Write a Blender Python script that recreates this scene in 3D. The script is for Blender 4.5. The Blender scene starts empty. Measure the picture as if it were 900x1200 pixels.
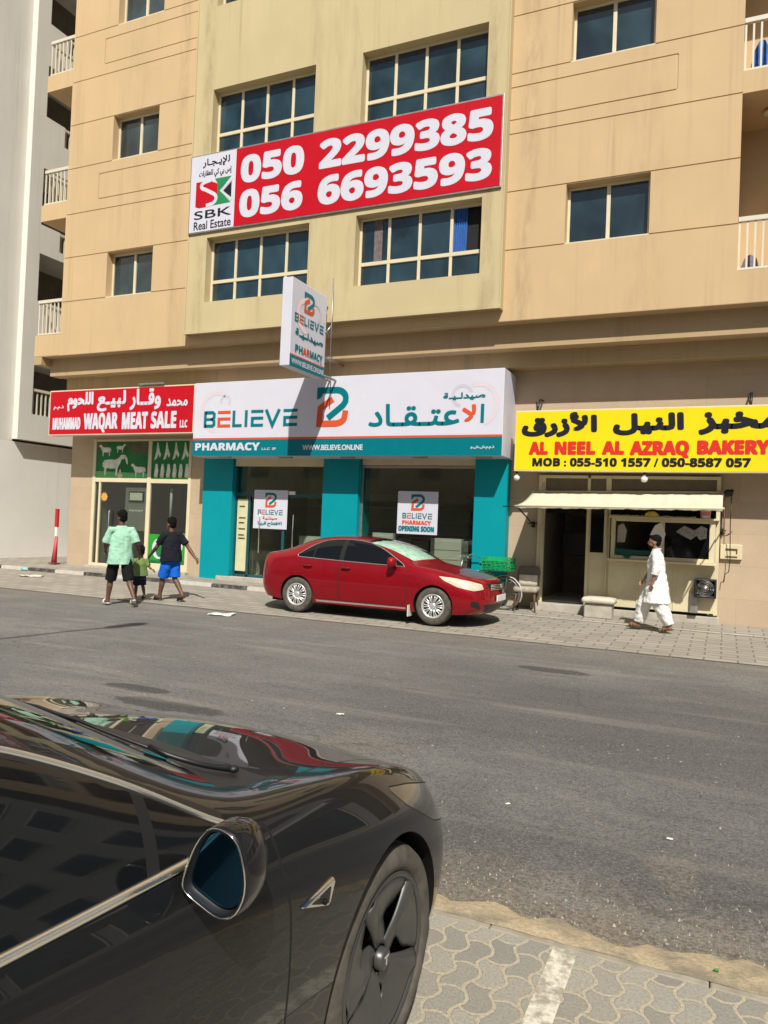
import bpy, bmesh, math, random, unicodedata
from mathutils import Vector, Matrix
random.seed(7)
SC = bpy.context.scene
COL = SC.collection
R = math.radians

# ------------------------------------------------------------------ camera
CAM_H = 1.69
YAW, PITCH, ROLL = R(-24.456), R(1.037), R(2.370)
cy, sy, cp, sp = math.cos(YAW), math.sin(YAW), math.cos(PITCH), math.sin(PITCH)
fw = Vector((sy * cp, cy * cp, sp))
rt = Vector((cy, -sy, 0))
up = rt.cross(fw)
c_, s_ = math.cos(ROLL), math.sin(ROLL)
rt, up = c_ * rt + s_ * up, -s_ * rt + c_ * up
cam = bpy.data.cameras.new('camera')
cam.sensor_fit = 'HORIZONTAL'; cam.sensor_width = 36.0; cam.lens = 880 / 900 * 36
cam.clip_start = 0.05; cam.clip_end = 900
camo = bpy.data.objects.new('camera', cam)
COL.objects.link(camo)
camo.matrix_world = Matrix(((rt.x, up.x, -fw.x, 0), (rt.y, up.y, -fw.y, 0), (rt.z, up.z, -fw.z, CAM_H), (0, 0, 0, 1)))
SC.camera = camo

# ------------------------------------------------------------------ light
SUN = Vector((-0.39, 0.80, -1.0)).normalized()          # the way the light travels
wld = bpy.data.worlds.new('World'); SC.world = wld; wld.use_nodes = True
nt = wld.node_tree
sky = nt.nodes.new('ShaderNodeTexSky'); sky.sky_type = 'NISHITA'; sky.sun_disc = False
sky.sun_elevation = math.asin(-SUN.z)
sky.sun_rotation = math.atan2(-SUN.x, -SUN.y)
sky.air_density = 1.0; sky.dust_density = 2.0; sky.ozone_density = 1.0
nt.links.new(sky.outputs[0], nt.nodes['Background'].inputs[0])
nt.nodes['Background'].inputs[1].default_value = 0.052
sl = bpy.data.lights.new('sun', 'SUN'); sl.energy = 4.4; sl.angle = R(0.55); sl.color = (1.0, 0.955, 0.875)
so = bpy.data.objects.new('sun', sl); COL.objects.link(so); so.location = (6, -10, 30)
so.rotation_euler = SUN.to_track_quat('-Z', 'Y').to_euler()
SC.view_settings.view_transform = 'Standard'; SC.view_settings.look = 'None'
SC.view_settings.exposure = 0.34; SC.view_settings.gamma = 1.0
SC.view_settings.use_curve_mapping = False

# ------------------------------------------------------------------ materials
def lin(h):
    h = h.lstrip('#')
    o = []
    for i in (0, 2, 4):
        v = int(h[i:i + 2], 16) / 255
        o.append(v / 12.92 if v <= 0.04045 else ((v + 0.055) / 1.055) ** 2.4)
    return tuple(o)

class NT:
    def __init__(s, name):
        s.m = bpy.data.materials.new(name); s.m.use_nodes = True
        s.t = s.m.node_tree; s.p = s.t.nodes['Principled BSDF']; s.out = s.t.nodes['Material Output']
    def n(s, typ, **kw):
        o = s.t.nodes.new('ShaderNode' + typ)
        for k, v in kw.items(): setattr(o, k, v)
        return o
    def set(s, node, i, v):
        if hasattr(v, 'is_output') or isinstance(v, bpy.types.NodeSocket): s.t.links.new(v, node.inputs[i])
        else: node.inputs[i].default_value = v
    def math(s, op, a, b=None, c=None, clamp=False):
        o = s.n('Math', operation=op); o.use_clamp = clamp
        s.set(o, 0, a)
        if b is not None: s.set(o, 1, b)
        if c is not None: s.set(o, 2, c)
        return o.outputs[0]
    def obj(s): return s.n('TexCoord').outputs['Object']
    def pos(s): return s.n('NewGeometry').outputs['Position']
    def scale(s, vec, sc):
        o = s.n('VectorMath', operation='MULTIPLY'); s.set(o, 0, vec); o.inputs[1].default_value = sc if hasattr(sc, '__len__') else (sc,) * 3
        return o.outputs[0]
    def noise(s, vec, sc, detail=4, rough=0.55, dist=0.0):
        o = s.n('TexNoise'); s.set(o, 'Vector', vec); o.inputs['Scale'].default_value = sc; o.inputs['Detail'].default_value = detail
        o.inputs['Roughness'].default_value = rough; o.inputs['Distortion'].default_value = dist
        return o.outputs[0]
    def ramp(s, f, a, b, lo=0.0, hi=1.0):
        o = s.n('MapRange'); o.clamp = True; s.set(o, 0, f)
        o.inputs[1].default_value = a; o.inputs[2].default_value = b; o.inputs[3].default_value = lo; o.inputs[4].default_value = hi
        return o.outputs[0]
    def mix(s, f, a, b, mode='MIX'):
        o = s.n('Mix'); o.data_type = 'RGBA'; o.blend_type = mode
        s.set(o, 0, f)
        for i, v in ((6, a), (7, b)):
            if isinstance(v, tuple): v = (*v[:3], 1)
            s.set(o, i, v)
        return o.outputs[2]
    def bump(s, h, st=0.3, d=0.01):
        o = s.n('Bump'); o.inputs['Strength'].default_value = st; o.inputs['Distance'].default_value = d
        s.set(o, 'Height', h); s.t.links.new(o.outputs[0], s.p.inputs['Normal'])
    def base(s, v): s.set(s.p, 'Base Color', (*v, 1) if isinstance(v, tuple) else v)
    def rough(s, v): s.set(s.p, 'Roughness', v)

def plain(name, col, rough=0.5, metal=0.0, var=0.12, sc=6.0, bump=0.0, bsc=60, coat=0.0, ior=None):
    """One colour with a little mottling."""
    k = NT(name); v = k.pos()
    n = k.noise(v, sc, 5, 0.6)
    k.base(k.mix(k.ramp(n, 0.3, 0.75), tuple(c * (1 - var) for c in col), tuple(min(1, c * (1 + var)) for c in col)))
    k.rough(k.ramp(n, 0.2, 0.8, max(0, rough - 0.08), min(1, rough + 0.08)))
    k.p.inputs['Metallic'].default_value = metal
    k.p.inputs['Coat Weight'].default_value = coat
    k.p.inputs['Coat Roughness'].default_value = 0.03
    if ior: k.p.inputs['IOR'].default_value = ior
    if bump: k.bump(k.noise(v, bsc, 3), bump, 0.004)
    return k.m

def stucco(name, col, dirt, amt=0.5, bands=()):
    k = NT(name); v = k.pos()
    big = k.noise(v, 0.7, 5, 0.6)
    c = k.mix(k.ramp(big, 0.3, 0.7), tuple(x * 0.93 for x in col), tuple(x * 1.05 for x in col))
    st = k.noise(k.scale(v, (3.2, 3.2, 0.10)), 1.0, 6, 0.65)
    st2 = k.noise(k.scale(v, (14, 14, 0.35)), 1.0, 4, 0.6)
    f = k.math('MULTIPLY', k.ramp(st, 0.50, 0.70), k.ramp(st2, 0.35, 0.7))
    patch = k.ramp(k.noise(v, 0.35, 3), 0.38, 0.58)
    f = k.math('MULTIPLY', k.math('MULTIPLY', f, patch), amt)
    c = k.mix(f, c, dirt)
    for sx0, sw, sa in bands:
        sp = k.n('SeparateXYZ'); k.t.links.new(v, sp.inputs[0])
        d = k.math('ABSOLUTE', k.math('SUBTRACT', k.math('ADD', sp.outputs[0], k.math('MULTIPLY', k.math('SUBTRACT', k.noise(k.scale(v, (2, 2, .5)), 1.0, 3), .5), sw * 1.4)), sx0))
        c = k.mix(k.math('MULTIPLY', k.math('MULTIPLY', k.ramp(d, sw, sw * .35), k.ramp(k.noise(k.scale(v, (6, 6, 1.2)), 1.0, 5, .7), .40, .66)), sa), c, dirt)
    fine = k.noise(v, 55, 3, 0.6)
    c = k.mix(k.ramp(fine, 0.3, 0.7, 0, 0.18), c, tuple(x * 0.82 for x in col))
    k.base(c); k.rough(0.88)
    k.bump(k.noise(v, 90, 4, 0.6), 0.25, 0.004)
    return k.m

M = {}
M['tan'] = stucco('tan_paint', (0.56, 0.402, 0.222), (0.22, 0.155, 0.09), 0.6, ((-3.72, .28, .42), (-12.35, .22, .36), (-13.8, .5, .15), (-1.6, .5, .15)))
M['khaki'] = stucco('khaki_paint', (0.525, 0.435, 0.245), (0.26, 0.19, 0.10), 0.75, ((-11.45, .22, .5), (-8.45, .2, .3), (-7.5, .2, .3), (-4.42, .22, .5), (-8.0, .3, .25)))
M['grey_wall'] = stucco('grey_render', (0.70, 0.685, 0.62), (0.36, 0.35, 0.31), 0.5)
M['white_wall'] = stucco('white_render', (0.80, 0.785, 0.72), (0.42, 0.40, 0.36), 0.5)
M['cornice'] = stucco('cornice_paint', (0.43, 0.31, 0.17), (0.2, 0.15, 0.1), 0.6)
M['opp'] = stucco('cream_render', (0.55, 0.50, 0.42), (0.3, 0.27, 0.22), 0.5)

def cladding(name, col, tw, th, gap=0.006, offs=0.5):
    k = NT(name); v = k.pos()
    sx = k.n('SeparateXYZ'); k.t.links.new(v, sx.inputs[0])
    cx = k.n('CombineXYZ'); k.set(cx, 0, k.math('ADD', sx.outputs[0], sx.outputs[1])); k.set(cx, 1, sx.outputs[2])
    b = k.n('TexBrick'); k.set(b, 'Vector', cx.outputs[0]); b.inputs['Scale'].default_value = 1
    b.inputs['Brick Width'].default_value = tw; b.inputs['Row Height'].default_value = th
    b.inputs['Mortar Size'].default_value = gap; b.inputs['Mortar Smooth'].default_value = 0.3; b.offset = offs
    b.inputs['Color1'].default_value = (*[x * 0.94 for x in col], 1); b.inputs['Color2'].default_value = (*[x * 1.05 for x in col], 1)
    b.inputs['Mortar'].default_value = (*[x * 0.80 for x in col], 1)
    n = k.noise(v, 2.2, 6, 0.65); n2 = k.noise(v, 30, 4, 0.6)
    c = k.mix(k.ramp(n, 0.35, 0.7, 0, 0.35), b.outputs[0], tuple(x * 0.72 for x in col))
    c = k.mix(k.ramp(n2, 0.35, 0.7, 0, 0.25), c, tuple(min(1, x * 1.25) for x in col))
    k.base(c); k.rough(0.7)
    k.bump(k.math('SUBTRACT', k.math('MULTIPLY', n2, 0.3), b.outputs['Fac']), 0.35, 0.004)
    return k.m
M['stone'] = cladding('stone_cladding', (0.46, 0.355, 0.24), 1.25, 0.60, 0.004)

def glass(name, tint=(0.9, 0.95, 0.93), clear=0.85, ior=1.5):
    k = NT(name)
    tr = k.n('BsdfTransparent'); tr.inputs[0].default_value = (*[t * clear for t in tint], 1)
    gl = k.n('BsdfGlossy'); gl.inputs['Roughness'].default_value = 0.02; gl.inputs[0].default_value = (1, 1, 1, 1)
    fr = k.n('Fresnel'); k.set(fr, 0, k.ramp(k.n('NewGeometry').outputs['Backfacing'], 0, 1, ior, 1 / ior))
    mx = k.n('MixShader'); k.t.links.new(fr.outputs[0], mx.inputs[0]); k.t.links.new(tr.outputs[0], mx.inputs[1]); k.t.links.new(gl.outputs[0], mx.inputs[2])
    k.t.links.new(mx.outputs[0], k.out.inputs[0])
    return k.m
M['shop_glass'] = glass('shop_glass', (0.88, 0.92, 0.86), 0.86)
M['clear_glass'] = glass('clear_glass', (0.9, 0.97, 0.93), 0.95, 1.3)

def tinted(name, col, ior=1.7, rough=0.03):
    k = NT(name); v = k.pos()
    n = k.noise(v, 0.8, 3)
    n5 = k.noise(k.scale(v, (1.1, 1, .7)), 1.0, 3, .5, .6)
    k.base(k.mix(k.math('MULTIPLY', k.ramp(n, 0.3, 0.7, .4, 1), k.ramp(n5, .35, .68)), tuple(c * 0.45 for c in col), tuple(c * 2.0 for c in col)))
    k.rough(rough); k.p.inputs['IOR'].default_value = ior
    k.bump(k.noise(v, 1.3, 3), 0.14, 0.03)
    return k.m
M['pane'] = tinted('tinted_pane', (0.016, 0.036, 0.044), 1.8)
M['car_glass'] = plain('tinted_car_glass', (0.006, 0.007, 0.008), 0.015, 0, 0.1, ior=1.42)
M['alu'] = plain('cream_aluminium', (0.66, 0.58, 0.40), 0.4, 0, 0.06, 3)
M['cream'] = plain('cream_paint', (0.62, 0.55, 0.36), 0.5, 0, 0.10, 2.5)
M['white'] = plain('white_board', (0.585, 0.59, 0.665), 0.45, 0, 0.03, 2)
M['offwhite'] = plain('offwhite_plastic', (0.72, 0.72, 0.68), 0.5, 0, 0.06, 3)
M['rail'] = plain('cream_railing', (0.62, 0.58, 0.47), 0.5, 0, 0.08, 3)
M['red_sign'] = plain('red_vinyl', (0.47, 0.004, 0.014), 0.5, 0, 0.04, 2)
M['red_text'] = plain('red_lettering', (0.58, 0.03, 0.02), 0.5, 0, 0.03)
M['orange_red'] = plain('orange_red_vinyl', (0.60, 0.085, 0.028), 0.45, 0, 0.03)
M['teal_sign'] = plain('teal_vinyl', (0.0, 0.155, 0.19), 0.4, 0, 0.03)
M['teal_wall'] = plain('teal_panel', (0.0, 0.265, 0.31), 0.45, 0, 0.04, 2)
M['teal_dark'] = plain('dark_teal_aluminium', (0.01, 0.07, 0.08), 0.4, 0, 0.08)
M['yellow'] = plain('yellow_vinyl', (0.83, 0.60, 0.008), 0.45, 0, 0.03, 1.5)
M['ink'] = plain('black_ink', (0.012, 0.014, 0.02), 0.5, 0, 0.05)
M['grey_ink'] = plain('grey_ink', (0.55, 0.50, 0.53), 0.5, 0, 0.05)
M['pink_ink'] = plain('pale_pink_ink', (0.80, 0.62, 0.62), 0.5, 0, 0.03)
M['green_ink'] = plain('green_vinyl', (0.01, 0.22, 0.07), 0.45, 0, 0.06)
M['poster_green'] = plain('green_poster', (0.012, 0.17, 0.045), 0.4, 0, 0.35, 2.5)
M['poster_grass'] = plain('grass_green_poster', (0.08, 0.42, 0.12), 0.4, 0, 0.15, 5)
M['poster_pale'] = plain('pale_poster_print', (0.66, 0.70, 0.62), 0.45, 0, 0.25, 9)
M['lime'] = plain('bright_green_print', (0.02, 0.30, 0.03), 0.4, 0, 0.12, 4)
M['tyre'] = plain('dusty_tyre_rubber', (0.085, 0.075, 0.060), 0.85, 0, 0.45, 14, 0.3, 120)
M['dark_plastic'] = plain('dark_plastic', (0.012, 0.012, 0.013), 0.45, 0, 0.15, 8)
M['black'] = plain('black_gap', (0.003, 0.003, 0.003), 0.8, 0, 0.1)
M['chrome'] = plain('chrome', (0.75, 0.74, 0.70), 0.10, 1.0, 0.03, 5)
M['satin'] = plain('satin_chrome', (0.84, 0.81, 0.73), 0.22, 0.92, 0.05, 5)
M['steel'] = plain('dull_steel', (0.42, 0.41, 0.39), 0.45, 0.9, 0.15, 10)
M['hubcap'] = plain('silver_hubcap', (0.62, 0.62, 0.60), 0.32, 0.55, 0.06, 9)
M['aero'] = plain('grey_wheel_cover', (0.085, 0.085, 0.083), 0.34, 0.5, 0.06, 9)
M['wood'] = plain('brown_wood', (0.10, 0.05, 0.025), 0.55, 0, 0.3, 12)
M['concrete'] = plain('concrete', (0.40, 0.37, 0.31), 0.85, 0, 0.22, 5, 0.4, 70)
M['pale_floor'] = plain('pale_floor_tile', (0.72, 0.69, 0.60), 0.35, 0, 0.08)
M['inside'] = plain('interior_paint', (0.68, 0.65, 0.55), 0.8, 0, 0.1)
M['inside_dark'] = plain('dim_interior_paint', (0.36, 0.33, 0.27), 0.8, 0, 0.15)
M['grey_panel'] = plain('grey_panel', (0.22, 0.22, 0.215), 0.5, 0, 0.12)
M['blue_cloth'] = plain('blue_cloth', (0.03, 0.13, 0.42), 0.85, 0, 0.3, 12)
M['crate'] = plain('green_crate_plastic', (0.01, 0.36, 0.10), 0.45, 0, 0.12, 10)
M['sack'] = plain('pale_sackcloth', (0.55, 0.51, 0.42), 0.9, 0, 0.16, 8, 0.5, 30)

def poly_dist_patch(k, v, pts, soft=0.5):
    pass

def asphalt():
    k = NT('asphalt'); v = k.pos()
    g1 = k.noise(v, 160, 3, 0.7); g2 = k.noise(v, 420, 2, 0.7)
    big = k.noise(v, 0.45, 5, 0.62, 0.4); mid = k.noise(k.scale(v, (0.8, 2.0, 1)), 1.6, 6, 0.7)
    dk, lt = (0.19, 0.188, 0.18), (0.36, 0.352, 0.33)
    c = k.mix(k.ramp(big, 0.32, 0.68), dk, lt)
    c = k.mix(k.ramp(mid, 0.42, 0.72, 0, 0.6), c, (0.145, 0.144, 0.138))
    # darker resurfaced band, worn by tyres along the street
    sx = k.n('SeparateXYZ'); k.t.links.new(v, sx.inputs[0]); X, Y = sx.outputs[0], sx.outputs[1]
    wob = k.math('MULTIPLY', k.math('SUBTRACT', k.noise(v, 0.6, 5, 0.6), 0.5), 2.2)
    yy = k.math('ADD', Y, wob)
    band = k.math('MULTIPLY', k.ramp(yy, 5.0, 6.2), k.ramp(yy, 9.6, 8.2))
    band = k.math('MULTIPLY', band, k.ramp(k.math('ADD', X, k.math('MULTIPLY', wob, 2.0)), -5.5, -2.0))
    c = k.mix(k.math('MULTIPLY', band, 0.62), c, (0.088, 0.088, 0.086))
    band2 = k.math('MULTIPLY', k.ramp(yy, 3.2, 3.9), k.ramp(yy, 5.0, 4.2))
    c = k.mix(k.math('MULTIPLY', band2, 0.45), c, (0.058, 0.055, 0.049))
    # oil stains
    def blob(cx, cyy, rx, ry, wamp=0.9):
        w = k.math('SUBTRACT', k.noise(v, 2.3, 5, 0.65), 0.5)
        dx = k.math('DIVIDE', k.math('SUBTRACT', X, cx), rx); dy = k.math('DIVIDE', k.math('SUBTRACT', Y, cyy), ry)
        d = k.math('SQRT', k.math('ADD', k.math('MULTIPLY', dx, dx), k.math('MULTIPLY', dy, dy)))
        return k.ramp(k.math('ADD', d, k.math('MULTIPLY', w, wamp * 2)), 1.05, 0.85)
    for (cx, cyy, rx, ry) in ((-4.55, 5.38, 0.60, 0.17), (-5.2, 5.75, 0.40, 0.12), (-1.9, 9.3, 0.5, 0.16)):
        c = k.mix(k.math('MULTIPLY', blob(cx, cyy, rx, ry, 0.7), 0.85), c, (0.030, 0.029, 0.028))
    for (cx, cyy, rx, ry) in ((-2.55, 5.25, 0.35, 0.35), (-0.2, 4.1, 0.16, 0.2), (-2.2, 4.6, 0.2, 0.2)):
        c = k.mix(k.math('MULTIPLY', blob(cx, cyy, rx, ry, 1.3), 0.55), c, (0.30, 0.26, 0.19))
    # sand drifted near the kerbs
    dr = k.noise(v, 3.0, 5, 0.7)
    far = k.ramp(k.math('ADD', Y, k.math('MULTIPLY', dr, 2.4)), 11.3, 12.9)
    c = k.mix(k.math('MULTIPLY', far, 0.7), c, (0.30, 0.26, 0.20))
    near = k.math('MULTIPLY', k.ramp(k.math('SUBTRACT', Y, k.math('MULTIPLY', dr, 1.1)), 3.35, 2.75), k.ramp(k.noise(v, 60, 3, 0.7), 0.40, 0.52))
    c = k.mix(k.math('MULTIPLY', near, 0.85), c, (0.42, 0.33, 0.20))
    # aggregate speckle and pale grit
    g3 = k.noise(v, 48, 4, 0.75); g4 = k.noise(v, 17, 5, 0.75)
    c = k.mix(k.ramp(g4, 0.45, 0.62, 0.0, 0.45), c, (0.050, 0.049, 0.046))
    c = k.mix(k.ramp(g3, 0.46, 0.60, 0.0, 0.60), c, (0.040, 0.039, 0.037))
    c = k.mix(k.ramp(g3, 0.47, 0.36, 0.0, 0.40), c, (0.30, 0.29, 0.26))
    c = k.mix(k.ramp(g1, 0.38, 0.62, 0.0, 0.60), c, (0.036, 0.035, 0.033))
    vo = k.n('TexVoronoi'); k.set(vo, 'Vector', v); vo.inputs['Scale'].default_value = 70
    c = k.mix(k.math('MULTIPLY', k.ramp(vo.outputs[0], 0.34, 0.20), k.ramp(k.noise(v, 60, 2), 0.45, 0.65, 0.1, 0.75)), c, (0.36, 0.33, 0.28))
    vo2 = k.n('TexVoronoi'); k.set(vo2, 'Vector', v); vo2.inputs['Scale'].default_value = 7
    c = k.mix(k.math('MULTIPLY', k.ramp(vo2.outputs[0], 0.085, 0.05), k.ramp(k.noise(v, 1.1, 2), 0.5, 0.62)), c, (0.55, 0.52, 0.45))
    # hairline cracks
    vc = k.n('TexVoronoi', feature='DISTANCE_TO_EDGE'); dv = k.n('VectorMath', operation='ADD'); k.set(dv, 0, v)
    wn = k.n('TexNoise'); k.set(wn, 'Vector', v); wn.inputs['Scale'].default_value = 1.6; wn.inputs['Detail'].default_value = 5
    k.t.links.new(wn.outputs[1], dv.inputs[1]); k.set(vc, 'Vector', dv.outputs[0]); vc.inputs['Scale'].default_value = 0.42
    ck = k.math('MULTIPLY', k.ramp(vc.outputs[0], 0.010, 0.003), k.ramp(k.noise(v, 0.5, 3), 0.48, 0.60))
    c = k.mix(k.math('MULTIPLY', ck, 0.38), c, (0.03, 0.029, 0.027))
    # pale scuffed wheel tracks along the street
    tk = k.noise(k.scale(v, (0.25, 2.2, 1)), 1.0, 5, 0.6)
    c = k.mix(k.ramp(tk, 0.55, 0.72, 0, 0.4), c, (0.30, 0.285, 0.25))
    k.base(c); k.rough(k.ramp(mid, 0.3, 0.7, 0.75, 0.95))
    k.bump(k.math('ADD', g1, k.math('MULTIPLY', g2, 0.5)), 0.75, 0.008)
    return k.m
M['asphalt'] = asphalt()

def pavers(name, wave, bw, bh, mortar, cols, joint, msize, rot=0.0, sandy=0.35):
    k = NT(name); v = k.pos()
    sx = k.n('SeparateXYZ'); k.t.links.new(v, sx.inputs[0]); X, Y = sx.outputs[0], sx.outputs[1]
    if rot: X, Y = Y, X
    jit = k.math('MULTIPLY', k.math('SUBTRACT', k.noise(v, 1.2, 2), 0.5), 0.03)
    def tri(a, p):
        return k.math('MULTIPLY', k.math('SINE', k.math('MULTIPLY', a, math.pi / p)), p / 2)
    jf = k.math('MULTIPLY', k.math('SUBTRACT', k.noise(v, 38, 3, .6), 0.5), 0.010); X = k.math('ADD', X, jf); Y = k.math('ADD', Y, k.math('MULTIPLY', k.math('SUBTRACT', k.noise(v, 31, 3, .6), 0.5), 0.010))
    if wave:
        t1 = k.math('MULTIPLY', tri(Y, bh), wave); t2 = k.math('MULTIPLY', tri(X, bw / 2), wave)
        X2 = k.math('ADD', X, t1); Y2 = k.math('ADD', k.math('ADD', Y, t2), jit)
    else: X2, Y2 = k.math('ADD', X, jit), k.math('ADD', Y, jit)
    cb = k.n('CombineXYZ'); k.set(cb, 0, X2); k.set(cb, 1, Y2)
    b = k.n('TexBrick'); k.set(b, 'Vector', cb.outputs[0]); b.inputs['Scale'].default_value = 1
    b.inputs['Brick Width'].default_value = bw; b.inputs['Row Height'].default_value = bh
    b.inputs['Mortar Size'].default_value = msize; b.inputs['Mortar Smooth'].default_value = 0.12
    b.inputs['Color1'].default_value = (*cols[0], 1); b.inputs['Color2'].default_value = (*cols[1], 1); b.inputs['Mortar'].default_value = (*joint, 1)
    n = k.noise(v, 1.4, 6, 0.65); n2 = k.noise(v, 90, 3, 0.65)
    c = k.mix(k.ramp(n, 0.4, 0.72, 0, sandy), b.outputs[0], joint)
    c = k.mix(k.ramp(n2, 0.40, 0.68, 0, 0.5), c, tuple(x * 0.6 for x in cols[0]))
    c = k.mix(k.ramp(k.noise(v, 0.8, 4, 0.6), 0.55, 0.75, 0, 0.4), c, tuple(x * 0.55 for x in cols[0]))
    k.base(c); k.rough(0.9)
    h = k.math('ADD', k.math('SUBTRACT', 1.0, b.outputs['Fac']), k.math('MULTIPLY', n2, 0.35))
    k.bump(h, 0.9, 0.009)
    return k.m
M['near_pavers'] = pavers('interlocking_pavers', 0.40, 0.165, 0.100, 0, ((0.225, 0.215, 0.185), (0.33, 0.315, 0.265)), (0.43, 0.375, 0.275), 0.0085, 1, 0.35)
M['far_pavers'] = pavers('sidewalk_pavers', 0.0, 0.44, 0.22, 0, ((0.29, 0.265, 0.22), (0.38, 0.345, 0.285)), (0.15, 0.13, 0.10), 0.012, 0, 0.15)

def kerbmat():
    k = NT('painted_kerb'); v = k.pos()
    sx = k.n('SeparateXYZ'); k.t.links.new(v, sx.inputs[0])
    f = k.math('GREATER_THAN', k.math('PINGPONG', k.math('ADD', sx.outputs[0], 100.35), 1.0), 0.5)
    n = k.noise(v, 7, 5, 0.7)
    c = k.mix(f, (0.035, 0.034, 0.032), (0.50, 0.48, 0.43))
    c = k.mix(k.ramp(n, 0.45, 0.75, 0, 0.7), c, (0.33, 0.29, 0.23))
    k.base(c); k.rough(0.85); k.bump(n, 0.3, 0.01)
    return k.m
M['kerb'] = kerbmat()

def paintline():
    k = NT('worn_white_paint'); v = k.pos()
    n = k.noise(v, 22, 5, 0.75); n1 = k.noise(v, 4, 3)
    f = k.ramp(k.math('ADD', n, k.math('MULTIPLY', n1, 0.4)), 0.60, 0.80)
    k.base(k.mix(f, (0.62, 0.58, 0.48), (0.30, 0.27, 0.21))); k.rough(0.85); k.bump(n, 0.4, 0.004)
    return k.m
M['line'] = paintline()
def sandmat():
    k = NT('drifted_sand'); v = k.pos()
    n = k.noise(v, 45, 5, 0.7); n2 = k.noise(v, 5, 4, 0.6)
    c = k.mix(k.ramp(n, 0.35, 0.7), (0.36, 0.285, 0.175), (0.56, 0.46, 0.30))
    c = k.mix(k.ramp(n2, 0.46, 0.66, 0, 0.8), c, (0.20, 0.175, 0.13))
    sp = k.noise(v, 210, 2, 0.6)
    c = k.mix(k.ramp(sp, 0.60, 0.68, 0, 0.7), c, (0.10, 0.09, 0.07))
    k.base(c); k.rough(0.95); k.bump(k.math('ADD', n, sp), 0.7, 0.008)
    return k.m
M['sand'] = sandmat()

def carpaint(name, col, metal, dust, flake=0.0):
    k = NT(name); v = k.pos()
    n = k.noise(v, 3.0, 5, 0.65)
    fl = k.noise(v, 900, 1, 0.5)
    c = k.mix(k.ramp(fl, 0.35, 0.7, 0, flake), col, tuple(min(1, x * 2.2 + 0.02) for x in col))
    c = k.mix(k.ramp(n, 0.45, 0.8, 0, dust), c, (0.28, 0.24, 0.18))
    k.base(c); k.p.inputs['Metallic'].default_value = metal
    k.rough(k.ramp(n, 0.3, 0.8, 0.30, 0.42))
    k.p.inputs['Coat Weight'].default_value = 1.0; k.p.inputs['Coat Roughness'].default_value = 0.015
    k.p.inputs['Coat IOR'].default_value = 1.40; k.p.inputs['Specular IOR Level'].default_value = 0.08
    return k.m
M['black_paint'] = carpaint('dark_grey_metallic_paint', (0.0085, 0.009, 0.0102), 0.2, 0.008, 0.25)
M['red_paint'] = carpaint('red_metallic_paint', (0.245, 0.002, 0.008), 0.35, 0.02, 0.2)
for nm_ in ('red_sign', 'red_text', 'orange_red', 'teal_sign', 'yellow', 'ink', 'teal_wall', 'white', 'lime', 'poster_green'): M[nm_].node_tree.nodes['Principled BSDF'].inputs['Specular IOR Level'].default_value = 0.18
def skinmat(n, c): return plain(n, c, 0.55, 0, 0.08, 14)

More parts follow.
